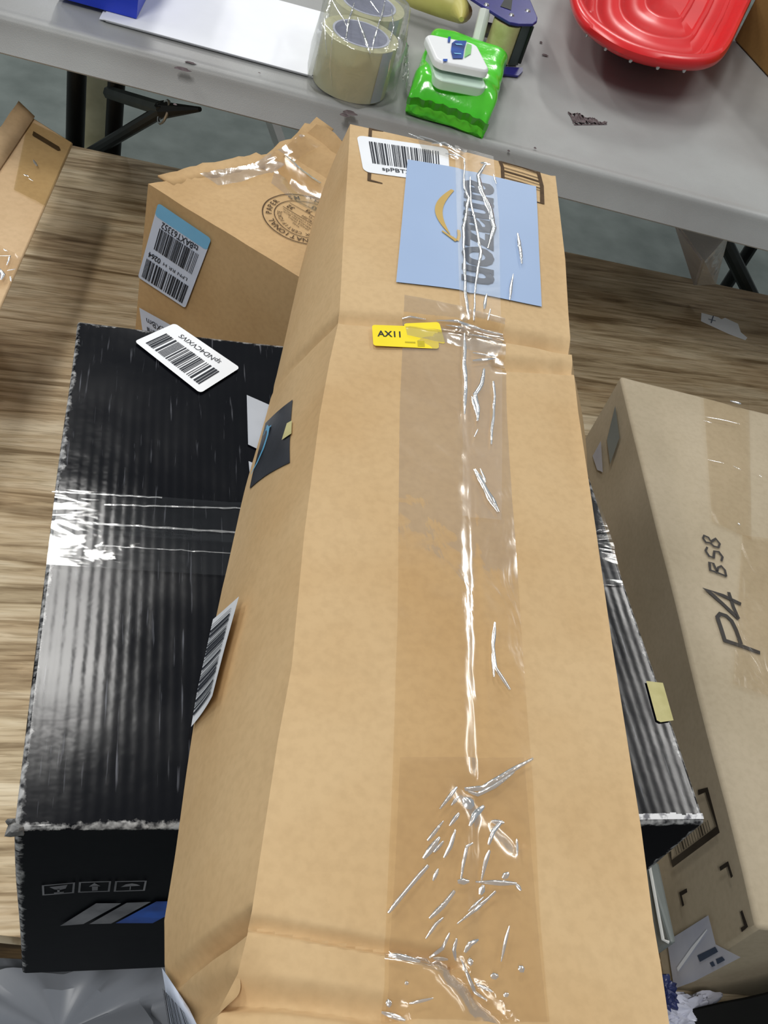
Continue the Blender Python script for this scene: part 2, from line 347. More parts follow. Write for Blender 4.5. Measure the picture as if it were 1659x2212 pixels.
M = dict(
    kraft=cardboard('kraft_cardboard', (208, 178, 135), (198, 165, 120)),
    kraft2=cardboard('kraft_cardboard_small_carton', (200, 168, 124), (186, 152, 107)),
    kraft3=cardboard('pale_kraft_cardboard', (212, 182, 144), (200, 168, 128)),
    beige=cardboard('beige_cardboard', (188, 174, 150), (177, 163, 138)),
    brown=cardboard('brown_cardboard', (150, 116, 66), (132, 100, 56)),
    ply=plywood_mat(), black=black_card('glossy_black_corrugated_card'),
    plain_black=black_card('matt_black_card', False),
    worn=mat('worn_grey_paper_edge', (150, 150, 150), 0.7, 0.3, rgb2=(70, 70, 70), scale=90),
    worn_glint=mat('worn_paper_edge_with_glint', (244, 244, 246), 0.4, 0.5, rgb2=(120, 120, 126), scale=110, lo=0.36, hi=0.46),
    plyedge=mat('plywood_edge', (120, 92, 56), 0.8, 0.2, rgb2=(70, 52, 32), scale=60, stretch=(1, 1, 8)),
    timber=mat('rough_timber', (110, 86, 56), 0.85, 0.2, rgb2=(70, 54, 34), scale=20, stretch=(1, 6, 6)),
    concrete=mat('grey_concrete', (98, 106, 104), 0.8, 0.2, rgb2=(84, 92, 90), scale=9, bump=0.2),
    table=mat('grey_table_plastic', (164, 166, 165), 0.42, 0.45, rgb2=(144, 143, 142), scale=5, bump=0.12, bscale=900, lo=0.3, hi=0.7),
    metal_black=mat('black_painted_steel', (26, 28, 28), 0.45, 0.4, var=0.2),
    metal_grey=mat('dark_grey_steel', (64, 72, 70), 0.5, 0.4, var=0.15),
    cream=mat('cream_painted_board', (206, 200, 168), 0.7, 0.3, rgb2=(176, 170, 138), scale=14),
    paper=mat('white_paper', (244, 246, 252), 0.7, 0.3, var=0.01),
    label=mat('white_label', (240, 243, 248), 0.45, 0.4, var=0.015),
    label_blue=mat('blueish_white_label', (206, 216, 236), 0.5, 0.4, var=0.03),
    label_band=mat('sky_blue_label_band', (122, 186, 226), 0.5, 0.4, var=0.04),
    ink=mat('black_ink', (44, 48, 56), 0.6, 0.2, var=0.15, scale=80),
    ink_brown=mat('brown_black_ink', (84, 66, 48), 0.7, 0.15, var=0.15, scale=90),
    marker=mat('black_marker_ink', (42, 36, 32), 0.45, 0.35, var=0.2, scale=60),
    print_grey=mat('light_grey_print', (176, 182, 192), 0.45, 0.4, var=0.05),
    print_dim=mat('dim_grey_print', (128, 128, 132), 0.5, 0.4, rgb2=(96, 96, 100), scale=40),
    print_blue=mat('blue_print', (38, 92, 190), 0.4, 0.4, rgb2=(20, 46, 110), scale=30),
    card_blue=mat('pale_blue_card', (158, 181, 216), 0.4, 0.35, var=0.02, scale=8),
    gold=mat('ochre_print', (196, 164, 92), 0.5, 0.3, var=0.06),
    slate=mat('slate_print', (58, 72, 94), 0.5, 0.3, var=0.08),
    yellow=mat('yellow_sticker', (250, 226, 20), 0.4, 0.4, var=0.03),
    yellow_dull=mat('pale_yellow_print', (196, 178, 30), 0.5, 0.3),
    tape_black=mat('black_printed_tape', (32, 38, 48), 0.4, 0.5, var=0.2, scale=20, bump=0.2, bscale=60),
    tape_blue=mat('light_blue_print', (92, 172, 214), 0.4, 0.4, var=0.05),
    blue=mat('blue_plastic', (26, 58, 196), 0.35, 0.5, var=0.05),
    red=mat('red_plastic', (222, 36, 40), 0.28, 0.5, var=0.06, scale=6),
    green=mat('green_wipes_film', (90, 214, 56), 0.16, 0.6, var=0.12, scale=14, bump=0.55, bscale=28),
    lid=mat('white_plastic_lid', (246, 248, 250), 0.3, 0.5, var=0.01),
    lid_base=mat('translucent_white_plastic', (205, 228, 212), 0.25, 0.5, var=0.03),
    lime=mat('lime_print', (132, 200, 120), 0.5, 0.3),
    roll=seethrough('amber_tape_roll', (228, 225, 190), (214, 210, 164)),
    core=seethrough('lilac_core', (232, 234, 250), (224, 226, 248)),
    grip=mat('pale_yellow_plastic', (222, 212, 128), 0.4, 0.4, rgb2=(204, 192, 108), scale=20),
    navy=mat('navy_painted_metal', (46, 44, 122), 0.3, 0.5, var=0.1),
    steel=mat('bare_steel', (190, 190, 190), 0.3, 0.5, metal=1.0),
    masking=mat('cream_masking_tape', (216, 208, 152), 0.6, 0.3, rgb2=(196, 188, 130), scale=50),
    stain=mat('dark_stain', (74, 62, 64), 0.7, 0.2, rgb2=(110, 98, 100), scale=120),
    bag=mat('grey_white_plastic_bag', (142, 146, 154), 0.35, 0.4, var=0.06, scale=10, bump=0.15, bscale=14),
    mailer=mat('white_mailer_film', (196, 198, 214), 0.28, 0.5, var=0.1, scale=20, bump=0.5, bscale=30),
    mailer_blue=mat('dark_blue_print', (44, 52, 96), 0.35, 0.5, var=0.2),
    pouch=mat('grey_label_pouch', (196, 198, 208), 0.35, 0.5, rgb2=(176, 178, 192), scale=14),
    bagblack=mat('black_bag_film', (14, 14, 13), 0.55, 0.2, var=0.2),
    grey_case=mat('grey_plastic_case', (128, 134, 132), 0.45, 0.4, var=0.06),
    bright_edge=mat('pale_metal_edge', (226, 226, 222), 0.35, 0.5, var=0.03),
    tape=clear('clear_packing_tape', (0.965, 0.935, 0.885), 0.14, 0.01, 0.3, 0.25, 26, (1.6, 0.7, 1), dist=0.003),
    tape_wet=clear('wrinkled_packing_tape', (0.95, 0.93, 0.89), 0.12, 0.01, 0.35, 0.30, 24, (1.4, 0.5, 1), dist=0.003, haze=0.015),
    tape_dark=clear('clear_tape_on_black', (0.97, 0.97, 0.97), 0.07, 0.03, 0.6, 0.5, 22, (0.5, 1.6, 1), dist=0.003),
    tape_film=clear('smooth_packing_tape', (0.86, 0.84, 0.74), 0.12, 0.02, 0.4, 0.3, 18),
    film=clear('crinkled_clear_film', (0.98, 0.99, 0.98), 0.09, 0.03, 0.6, 0.5, 30, dist=0.005, haze=0.07),
    tape_soft=clear('dull_packing_tape', (0.97, 0.955, 0.93), 0.34, 0.0, 0.09, 0.3, 24),
    film_soft=clear('soft_film_fold', (0.9, 0.9, 0.9), 0.2, 0.10, 0.5, 0.4, 30, haze=0.14),
    ridge=clear('tape_ridge', (0.97, 0.96, 0.94), 0.18, 0.5, 0.5, 0.25, 60, haze=0.10),
    film_hazy=clear('hazy_clear_film', (0.9, 0.9, 0.9), 0.1, 0.06, 0.7, 1.0, 30, dist=0.01, haze=0.35),
)

# ------------------------------------------------------------------ decals
class Patch:
    """a sheet lying on a surface; u,v in 0..1; corners bottom-left, bottom-right, top-right, top-left in reading order"""
    def __init__(s, c, bvh=None, off=0.0007, n=None):
        s.c = [Vector(p) for p in c]; s.b = bvh; s.off = off
        s.n = n if n is not None else (s.c[1] - s.c[0]).cross(s.c[3] - s.c[0]).normalized()
        if n is None and s.n.dot(CAM - s.c[0]) < 0: s.n = -s.n
        s.W = ((s.c[1] - s.c[0]).length + (s.c[2] - s.c[3]).length) / 2
        s.H = ((s.c[3] - s.c[0]).length + (s.c[2] - s.c[1]).length) / 2
    def p(s, u, v, l=1.0):
        c = s.c
        q = c[0] * (1 - u) * (1 - v) + c[1] * u * (1 - v) + c[2] * u * v + c[3] * (1 - u) * v
        if s.b:
            loc, nr, _, _ = s.b.find_nearest(q)
            if nr.dot(s.n) < 0: nr = -nr
            return loc + (nr * 0.4 + s.n * 0.6).normalized() * (s.off * l)
        return q + s.n * (s.off * l)
    def sheet(s, mb, u0=0, v0=0, u1=1, v1=1, rad=0.0, nu=None, nv=None, l=1, bow=None):
        nu = nu or (max(2, int(s.W * abs(u1 - u0) / 0.012)) if s.b else (8 if bow else 2)); nv = nv or (max(2, int(s.H * abs(v1 - v0) / 0.012)) if s.b else 2)
        rv = rad / s.H; ru = rad / s.W
        vl = [v0 + (v1 - v0) * i / nv for i in range(nv + 1)]
        if rad: vl = sorted(set(vl + [v0 + rv * (1 - math.cos(a * math.pi / 10)) for a in range(6)] + [v1 - rv * (1 - math.cos(a * math.pi / 10)) for a in range(6)]))
        vs = []
        for v in vl:
            d = min(v - v0, v1 - v); sh = 0
            if rad and d < rv:
                t = 1 - max(0, d) / rv; sh = ru * (1 - math.sqrt(max(0, 1 - t * t)))
            for i in range(nu + 1):
                u = u0 + sh + (u1 - u0 - 2 * sh) * i / nu
                q = s.p(u, v, l)
                if bow: q = q + s.n * bow(u, v)
                vs.append(q)
        k = nu + 1
        mb.add(vs, [(j * k + i, j * k + i + 1, (j + 1) * k + i + 1, (j + 1) * k + i) for j in range(len(vl) - 1) for i in range(nu)])
    def poly(s, mb, pts, l=2):
        mb.add([s.p(u, v, l) for u, v in pts], [tuple(range(len(pts)))])
    def line(s, mb, pts, w, l=2, wv=None):
        """stroke with width w (in metres) through uv points"""
        q = [(u * s.W, v * s.H) for u, v in pts]
        L = []; R_ = []
        for i in range(len(q)):
            a = q[max(i - 1, 0)]; b = q[min(i + 1, len(q) - 1)]
            dx, dy = b[0] - a[0], b[1] - a[1]; d = math.hypot(dx, dy) or 1
            ww = w[i] if isinstance(w, (list, tuple)) else w
            nx, ny = -dy / d * ww / 2, dx / d * ww / 2
            L.append(s.p((q[i][0] + nx) / s.W, (q[i][1] + ny) / s.H, l)); R_.append(s.p((q[i][0] - nx) / s.W, (q[i][1] - ny) / s.H, l))
        n = len(q)
        mb.add(L + R_, [(i, n + i, n + i + 1, i + 1) for i in range(n - 1)])
    def barcode(s, mb, u0, v0, u1, v1, seed, n=46, l=2, seg=None):
        rnd = random.Random(seed); ws = [rnd.choice([1, 1, 1, 2, 2, 3]) for _ in range(n * 2)]
        t = sum(ws); x = 0
        for i, w in enumerate(ws):
            if i % 2 == 0:
                a = u0 + (u1 - u0) * x / t; b = u0 + (u1 - u0) * (x + w) / t
                s.sheet(mb, a, v0, b, v1, nu=1, nv=seg or (5 if s.b else 1), l=l)
            x += w
    def text(s, mb, body, u0, v0, u1, v1, l=2, bold=0.0, shear=0.0):
        vs, fs = glyphs(body, bold, shear)
        xs = [v[0] for v in vs]; ys = [v[1] for v in vs]
        x0, x1, y0, y1 = min(xs), max(xs), min(ys), max(ys)
        mb.add([s.p(u0 + (u1 - u0) * (x - x0) / (x1 - x0), v0 + (v1 - v0) * (y - y0) / (y1 - y0), l) for x, y in vs], fs)
def glyphs(body, bold=0.0, shear=0.0):
    cu = bpy.data.curves.new('text', 'FONT'); cu.body = body; cu.offset = bold; cu.shear = shear; cu.resolution_u = 3
    ob = bpy.data.objects.new('text', cu)
    me = bpy.data.meshes.new_from_object(ob)
    vs = [(v.co.x, v.co.y) for v in me.vertices]; fs = [tuple(p.vertices) for p in me.polygons]
    bpy.data.objects.remove(ob); bpy.data.meshes.remove(me); bpy.data.curves.remove(cu)
    return vs, fs
def cast(bvh, px, py):
    r = ray(px, py).normalized()
    loc, n, i, d = bvh.ray_cast(CAM, r)
    if loc is None:
        # nearest point of the surface to the sight line
        best = None
        for k in range(40, 260):
            q = CAM + r * (k * 0.01)
            l2, n2, _, dd = bvh.find_nearest(q)
            if best is None or dd < best[0]: best = (dd, l2)
        return best[1]
    return loc
def pcast(bvh, pts): return [cast(bvh, *p) for p in pts]
def rnd3(p, s, a):
    return Vector((noise.noise(p * s), noise.noise(p * s + V(7, 3, 1)), noise.noise(p * s + V(1, 9, 5)))) * a

def carton_mesh(bot, top, cuts=10, amp=0.003, s=6.0, seed=0):
    """closed box from four bottom and four top points, gently uneven"""
    bm = bmesh.new()
    vs = [bm.verts.new(p) for p in list(bot) + list(top)]
    for f in [(3, 2, 1, 0), (4, 5, 6, 7), (0, 1, 5, 4), (1, 2, 6, 5), (2, 3, 7, 6), (3, 0, 4, 7)]: bm.faces.new([vs[i] for i in f])
    bmesh.ops.subdivide_edges(bm, edges=bm.edges[:], cuts=cuts, use_grid_fill=True)
    zb = min(v.co.z for v in bm.verts) + 1e-4
    for v in bm.verts:
        d = rnd3(v.co + V(seed, 0, 0), s, amp)
        if v.co.z <= zb: d.z = 0
        v.co += d
    mb = MB(); bm.verts.index_update()
    mb.add([v.co.copy() for v in bm.verts], [tuple(v.index for v in f.verts) for f in bm.faces])
    bm.free(); return mb

# ================================================================== SETTING
FZ = -0.44
fl = MB(); fl.add([V(-9, -5, FZ), V(9, -5, FZ), V(9, 14, FZ), V(-9, 14, FZ)], [(0, 1, 2, 3)])
o = fl.build('floor', M['concrete'], smooth=False); o['kind'] = 'structure'
wl_ = MB(); wl_.box(V(0, 12.1, FZ + 2.7), 18, 0.2, 5.4); o = wl_.build('wall_back', M['concrete'], smooth=False); o['kind'] = 'structure'

# ------------------------------------------------------------------ plywood platform
pf = thing('plywood_platform', 'low platform topped with a weathered plywood sheet under all the cartons', 'platform', (0.5, 1.0, FZ))
ang = math.atan2(-0.0967, 1.0)
pu = V(math.cos(ang), math.sin(ang), 0); pv = V(-math.sin(ang), math.cos(ang), 0)
po = V(-0.0666, 0.3268, 0)
def pp(a, b, z): return po + pu * a + pv * b + V(0, 0, z)
PB = 1.353
mb = MB(); nx, ny = 40, 24
random.seed(4)
A0, A1 = -0.9, 1.9
FS = -0.05   # the front edge is not quite parallel to the back edge
mb.hexa([pp(A0, A0 * FS, -0.022), pp(A1, A1 * FS, -0.022), pp(A1, PB, -0.022), pp(A0, PB, -0.022)], [pp(A0, A0 * FS, 0), pp(A1, A1 * FS, 0), pp(A1, PB, 0), pp(A0, PB, 0)])
o = mb.build('plywood_sheet', M['ply'], pf, smooth=False)
for k, b in enumerate((0.035, PB / 2, PB - 0.035)):
    mb = MB(); mb.box(pp((A0 + A1) / 2, b, -0.022 - 0.045), A1 - A0, 0.045, 0.09, pu, pv); mb.build('bearer', M['timber'], pf, smooth=False, bevel=0.004)
for a in (-0.7, 0.5, 1.7):
    for b in (0.035, PB - 0.035):
        mb = MB(); mb.box(pp(a, b, (-0.112 + FZ) / 2), 0.09, 0.07, FZ * -1 - 0.112, pu, pv); mb.build('leg', M['timber'], pf, smooth=False, bevel=0.004)

# ------------------------------------------------------------------ folding table behind
TZ = 0.36
ta, tb = at(0, 52, TZ), at(1659, 488, TZ)
tu = (tb - ta).normalized(); tu.z = 0; tv = V(-tu.y, tu.x, 0)
table = thing('folding_table', 'grey plastic folding table with black steel legs behind the platform', 'table', (ta.x + 0.4, ta.y + 0.3, FZ))
def tp(a, b, z): return ta + tu * a + tv * b + V(0, 0, z)
prof = [(0.80, 0.0), (0.30, 0.0), (0.065, 0.0), (0.052, -0.0022), (0.042, -0.0008), (0.034, 0.0014), (0.028, 0.0010), (0.0235, -0.0012), (0.021, -0.0045), (0.0195, -0.008), (0.011, -0.022), (0.0, -0.037), (0.0008, -0.039), (0.006, -0.040), (0.80, -0.040)]
st = [-0.17, -0.16, -0.15] + [-0.1 + 0.05 * i for i in range(39)] + [1.9]
mb = MB(); L = []
for a in st: L.append([tp(a, b, z) for b, z in prof])
mb.loops(L, True, True)
top_o = mb.build('tabletop', M['table'], table, sharp=40)
TB = -0.04
def leg_at(px, py, name='leg', r=0.016, z1=TB, yoff=0.0, y=None):
    p = CAM + ray(px, py) * ((y) / ray(px, py).y)
    mb = MB(); mb.tube([V(p.x, p.y, FZ), V(p.x, p.y, TZ + TB - 0.002)], r, 14); return mb.build(name, M['metal_black'], table), p
yL = 1.80
l1, p1 = leg_at(164, 240, y=yL + 0.06, r=0.018); l2, p2 = leg_at(247, 260, y=yL, r=0.016)
mb = MB(); a_ = CAM + ray(236, 200) * (yL / ray(236, 200).y); b_2 = CAM + ray(352, 236) * ((yL - 0.2) / ray(352, 236).y)
mb.tube([a_, b_2], 0.012, 8); mb.build('crossbar', M['metal_grey'], table)
c0 = CAM + ray(352, 238) * ((yL - 0.2) / ray(352, 238).y); c1 = CAM + ray(200, 328) * ((yL + 0.02) / ray(200, 328).y)
mb = MB(); mb.tube([c0, c0 + (c1 - c0) * 1.5], 0.011, 10); mb.build('brace', M['metal_black'], table)
mb = MB(); d0 = CAM + ray(432, 236) * ((yL - 0.26) / ray(432, 236).y); d1 = CAM + ray(345, 224) * ((yL - 0.2) / ray(345, 224).y)
mb.tube([d0, c0, d1 + V(0, 0, 0.0)], [0.004, 0.014, 0.010], 8); mb.build('hinge_bracket', M['metal_black'], table)
mb = MB(); q0 = CAM + ray(354, 242) * ((yL - 0.21) / ray(354, 242).y)
mb.tube([q0 + V(0.004 * math.cos(t) + 0.006 * math.sin(t), -0.012 * math.cos(t), 0.020 * math.sin(t)) for t in [i * math.pi / 8 for i in range(16)]], 0.0026, 6, closed=True)
mb.build('locking_ring', M['steel'], table)
# legs and brace at the right end
r0 = CAM + ray(1565, 520) * (1.70 / ray(1565, 520).y); r1 = CAM + ray(1668, 730) * (1.62 / ray(1668, 730).y)
mb = MB(); mb.tube([r0 + (r0 - r1) * 0.4, r1 + (r1 - r0) * 0.5], 0.016, 10); mb.build('brace', M['metal_grey'], table)
pR = V(r1.x + 0.08, 1.62, 0)
for dy in (0, 0.42):
    mb = MB(); mb.tube([V(pR.x + 0.05, pR.y + dy, FZ), V(pR.x + 0.05, pR.y + dy - 0.02, TZ + TB - 0.002)], 0.016, 12); mb.build('leg', M['metal_black'], table)
# marks on the tabletop
tpatch = Patch([at(1200, 300, TZ), at(1340, 300, TZ), at(1340, 200, TZ), at(1200, 200, TZ)], None, 0.0006, V(0, 0, 1))
def flatpoly(mb, pts, z, off=0.0006):
    mb.add([at(x, y, z) + V(0, 0, off) for x, y in pts], [tuple(range(len(pts)))])
mb = MB(); random.seed(3)
def sm(u, v):   # scribble patch: narrow at its right end
    a = (1226 + 84 * u, 240 + 26 * u + 3 * math.sin(u * 17)); b = (1240 + 70 * u, 271 - 2 * u)
    return at(a[0] + (b[0] - a[0]) * v, a[1] + (b[1] - a[1]) * v, TZ) + V(0, 0, 0.0006)
for k in range(3):
    pts = [sm(min(1, max(0, i / 44 + 0.02 * math.sin(i * 2.1 + k))), 0.5 + 0.48 * math.cos(i * 1.25 + k) * (0.7 + 0.3 * random.random())) for i in range(45)]
    ribbon(mb, pts, 0.0024, V(0, 0, 0.0003 * k))
ribbon(mb, [sm(i / 12, 0.97) for i in range(13)], 0.003); ribbon(mb, [sm(i / 12, 0.06) for i in range(8)], 0.0026)
mb.build('ink_smudge', M['stain'], table, smooth=False)
for x, y, a, b in [(1177, 121, 7, 2), (1168, 93, 3, 2), (1155, 322, 3, 2), (756, 246, 15, 5), (744, 251, 10, 4), (395, 152, 18, 4), (412, 138, 12, 2), (378, 228, 4, 2), (1098, 328, 3, 2), (240, 42, 3, 4), (560, 160, 3, 1)]:
    mb = MB(); flatpoly(mb, [(x + a * math.cos(t) * (1 + 0.25 * math.sin(3 * t)), y + b * math.sin(t) + a * 0.25 * math.cos(t)) for t in [i * math.pi / 6 for i in range(12)]], TZ, 0.0018)
    mb.build('scuff_mark', M['stain'], table, smooth=False)

# cream board seen between the legs, and the pale slat further right
def upright(px, y, z0, z1, w, d, m, name, label, cat):
    p = CAM + ray(*px) * (y / ray(*px).y)
    o = thing(name, label, cat, (p.x, y, FZ))
    mb = MB(); mb.box(V(p.x, y, (z0 + z1) / 2), w, d, z1 - z0); mb.build('board', m, o, smooth=False, bevel=0.003); return o
upright((209, 240), 2.32, FZ, 0.33, 0.060, 0.03, M['cream'], 'upright_board', 'narrow cream board standing upright between the two black table legs', 'board')
sl = thing('leaning_slat', 'pale grey slat slanting under the table behind the small carton', 'slat', (0.6, 2.3, FZ))
s0 = CAM + ray(590, 268) * (2.3 / ray(590, 268).y); s1 = CAM + ray(612, 330) * (2.3 / ray(612, 330).y); sd = (s1 - s0)
k_ = (FZ + 0.01 - s0.z) / sd.z
mb = MB(); mb.tube([s0 - sd * 0.3, s0 + sd * k_], 0.016, 4); mb.build('bar', M['bright_edge'], sl, smooth=False)

# ================================================================== BLACK BOX
BZ = 0.32
bx0, bx1, by0, by1 = -0.0448, 0.4853, 0.291, 0.8237
black = thing('black_carton', 'large glossy black corrugated carton with scuffed edges under the long brown carton', 'box', ((bx0 + bx1) / 2, (by0 + by1) / 2, 0))
bm_ = carton_mesh([V(bx0, by0, 0), V(bx1, by0, 0), V(bx1, by1, 0), V(bx0, by1, 0)], [V(bx0, by0, BZ), V(bx1, by0, BZ), V(bx1, by1, BZ), V(bx0, by1, BZ)], 14, 0.0022, 5)
for v in bm_.v:   # top stays under the long carton
    v.z = min(v.z, BZ)
bbody = bm_.build('body', M['black'], black, bevel=0.003)
bbody.data.materials.append(M['plain_black'])
for f in bbody.data.polygons:
    if f.normal.z < 0.5: f.material_index = 1
bbvh = bm_.bvh()
# front panel print
fn = V(0, -1, 0)
def bf(px, py): return onplane(px, py, V(0, by0 - 0.0012, 0), fn)
fo = V(0, -0.0008, 0)
def fpoly(mb, pts, k=0): mb.add([bf(*p) + fo * (1 + k) for p in pts], [tuple(range(len(pts)))])
for fr_, ps_l in ((((93, 1911), (160, 1905), (158, 1926), (94, 1931)), ([(107, 1914), (146, 1909), (142, 1917), (130, 1920), (118, 1919)], [(124, 1918), (129, 1918), (129, 1926), (124, 1926)], [(117, 1926), (138, 1924), (138, 1926), (117, 1928)])),
                 (((173, 1904), (238, 1902), (235, 1923), (171, 1925)), ([(192, 1913), (204, 1905), (217, 1912)], [(199, 1912), (212, 1911), (211, 1921), (199, 1922)])),
                 (((251, 1902), (315, 1901), (311, 1921), (248, 1923)), ([(261, 1914), (272, 1908), (285, 1906), (296, 1908), (303, 1911), (283, 1912)], [(281, 1911), (283, 1911), (282, 1920), (280, 1920)]))):
    mbp = MB(); ribbon(mbp, [bf(*p) for p in fr_], 0.0016, fo, True, V(0, -1, 0))
    for q in ps_l: fpoly(mbp, q)
    mbp.build('handling_symbol', M['print_dim'], black, smooth=False)
for q in ([(130, 1998), (180, 1994), (262, 1949), (208, 1949)], [(193, 1994), (240, 1993), (326, 1946), (274, 1948)]):
    mb = MB(); fpoly(mb, q); mb.build('grey_stripe', M['print_dim'], black, smooth=False)
mb = MB(); fpoly(mb, [(250, 1992), (330, 1992), (420, 1944), (338, 1945)]); mb.build('blue_stripe', M['print_blue'], black, smooth=False, label='slanted blue stripe')
# pale parallelograms printed on the lid
for pts in ([(533, 853), (640, 900), (640, 1010), (536, 960)], [(537, 996), (620, 1030), (620, 1110), (541, 1040)]):
    mb = MB(); mb.add([at(x, y, BZ + 0.0016) for x, y in pts], [(3, 2, 1, 0)])
    mb.build('lid_print', M['print_grey'], black, smooth=False, label='pale grey parallelogram print')
# scuffed edges
def scuff(name, a, b, r0, m, seed, n=70, gap=0.0):
    rnd = random.Random(seed); mb = MB(); pts = []; rr = []
    for i in range(n + 1):
        t = i / n; p = a.lerp(b, t)
        pts.append(p + V(rnd.uniform(-1, 1), rnd.uniform(-1, 1), rnd.uniform(-1, 0.3)) * r0 * 0.25)
        rr.append(max(0.0004, r0 * (0.75 + 0.8 * noise.noise(V(t * 14, seed, 0)) + rnd.uniform(-0.25, 0.25))))
    mb.tube(pts, rr, 6); return mb.build(name, m, black, sharp=0)
mb = MB(); rb = random.Random(2)
for q, r in ((V(bx0 + 0.002, by0 + 0.002, BZ - 0.006), 0.0065), (V(bx0, by0 + 0.010, BZ - 0.014), 0.006)):
    k = len(mb.v)
    mb.lathe(q, [(0.0001, -r), (r * .7, -r * .7), (r, 0), (r * .7, r * .7), (0.0001, r)], 10, False)
    for v in mb.v[k:]: v += rnd3(v, 120, 0.005)
mb.build('crushed_corner', M['worn'], black, label='crushed grey corner')
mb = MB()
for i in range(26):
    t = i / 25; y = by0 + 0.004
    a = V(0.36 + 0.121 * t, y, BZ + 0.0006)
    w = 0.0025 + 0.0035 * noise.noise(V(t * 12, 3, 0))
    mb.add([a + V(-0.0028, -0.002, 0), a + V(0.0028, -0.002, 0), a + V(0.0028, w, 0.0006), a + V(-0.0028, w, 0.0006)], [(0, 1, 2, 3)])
mb.build('peeled_edge_glint', M['worn_glint'], black, smooth=False, label='peeled strip along front edge, lamp reflection painted white')  # worn edge, with the lamp reflection on it painted near-white
# torn kraft patch on the right of the lid
def bt(px, py, k=0.0016): return at(px, py, BZ + k)
mb = MB(); mb.add([bt(*p) for p in [(1396, 1471), (1432, 1475), (1455, 1556), (1427, 1560), (1419, 1556)]], [(0, 1, 2, 3, 4)])
mb.build('torn_patch', M['masking'], black, smooth=False, label='torn cream patch')
# packing tape band across
def strip(name, pts_lo, pts_hi, n, m, parent, base, amp=0.001, rows=8, freq=60):
    """tape band between two polylines of 3-D points"""
    mb = MB(); vs = []
    def ev(P, t):
        x = t * (len(P) - 1); i = min(int(x), len(P) - 2); return P[i].lerp(P[i + 1], x - i)
    for j in range(rows + 1):
        for i in range(n + 1):
            q = ev(pts_lo, i / n).lerp(ev(pts_hi, i / n), j / rows)
            vs.append(q + base * (0.0015 + amp * (0.8 + noise.noise(V(q.x * freq * 0.3, q.y * freq, q.z * freq)))))
    mb.add(vs, [(j * (n + 1) + i, j * (n + 1) + i + 1, (j + 1) * (n + 1) + i + 1, (j + 1) * (n + 1) + i) for j in range(rows) for i in range(n)])
    return mb.build(name, m, parent, sharp=0)
for (ya, yb), nm in (((1222, 1125), 'packing_tape'), ((1150, 1058), 'packing_tape')):
    lo = [at(100, ya, BZ), at(500, ya + 25, BZ), at(1345, ya + 45, BZ)]; hi = [at(112, yb, BZ), at(500, yb + 30, BZ), at(1300, yb + 20, BZ)]
    lo[-1].x = min(lo[-1].x, bx1); hi[-1].x = bx1; lo[0].x = bx0; hi[0].x = bx0
    strip(nm, lo, hi, 60, M['tape_dark'], black, V(0, 0, 1), 0.0007, 16, 30)
# creases / ridges of folded film along the tape
mb = MB()
for (y0, y1, x0, x1, w) in ((1062, 1075, 112, 350, 0.0018), (1090, 1098, 225, 520, 0.0022), (1125, 1150, 120, 510, 0.0026), (1178, 1195, 210, 500, 0.0014)):
    pts = [at(x0 + (x1 - x0) * i / 24, y0 + (y1 - y0) * i / 24 + 2.5 * noise.noise(V(i * 0.5, y0, 0)), BZ + 0.003) for i in range(25)]
    ribbon(mb, pts, [w * (0.6 + 0.9 * abs(noise.noise(V(i * 0.7, y1, 2)))) for i in range(25)])
mb.build('tape_fold', M['film_soft'], black)
def bcast(pts): return [at(x, y, BZ) for x, y in pts]
# white barcode label, tilted
lp = Patch([at(518, 798, BZ), at(377, 702, BZ), at(290, 741, BZ), at(432, 853, BZ)], None, 0.0024)
mb = MB(); lp.sheet(mb, rad=0.004, nv=6); lab = mb.build('barcode_label', M['label'], black, label='white label with barcode and code spND4CVXIVS')
mb = MB(); lp.barcode(mb, 0.1, 0.36, 0.92, 0.87, 5, 30, l=1.2); mb.build('barcode', M['ink'], lab, smooth=False)
mb = MB(); lp.text(mb, 'spND4CVXIVS', 0.2, 0.10, 0.80, 0.25, l=1.2); mb.build('printed_code', M['ink'], lab, smooth=False)

# ================================================================== LONG BROWN CARTON
TLZ = 0.46
TLp = [(756, 270), (749, 400), (743, 495), (738, 600), (733, 688), (712, 780), (690, 900), (658, 1150), (630, 1440), (600, 1600), (570, 1800), (541, 1990), (520, 2090), (488, 2150), (470, 2215), (440, 2400)]
TRp = [(1200, 380), (1214, 500), (1221, 560), (1228, 680), (1234, 757), (1239, 800), (1249, 890), (1278, 1080), (1322, 1390), (1355, 1600), (1385, 1790), (1411, 1990), (1428, 2090), (1437, 2150), (1446, 2215), (1476, 2400)]
LBp = [(690, 425), (668, 510), (648, 590), (625, 690), (598, 810), (565, 925), (530, 1060), (478, 1270), (432, 1500), (406, 1660), (376, 1850), (353, 1985), (354, 2080), (364, 2170), (385, 2260), (410, 2420)]
NS = len(TLp)
stations = []
for i in range(NS):
    tl = at(*TLp[i], TLZ); tr = at(*TRp[i], TLZ); lb = at(*LBp[i], BZ + 0.004)
    if lb.y > tl.y + 0.004: lb = V(lb.x, tl.y + 0.004, lb.z)
    lb = V(lb.x, min(lb.y, tl.y + 0.01), lb.z)
    stations.append((tl, tr, lb))
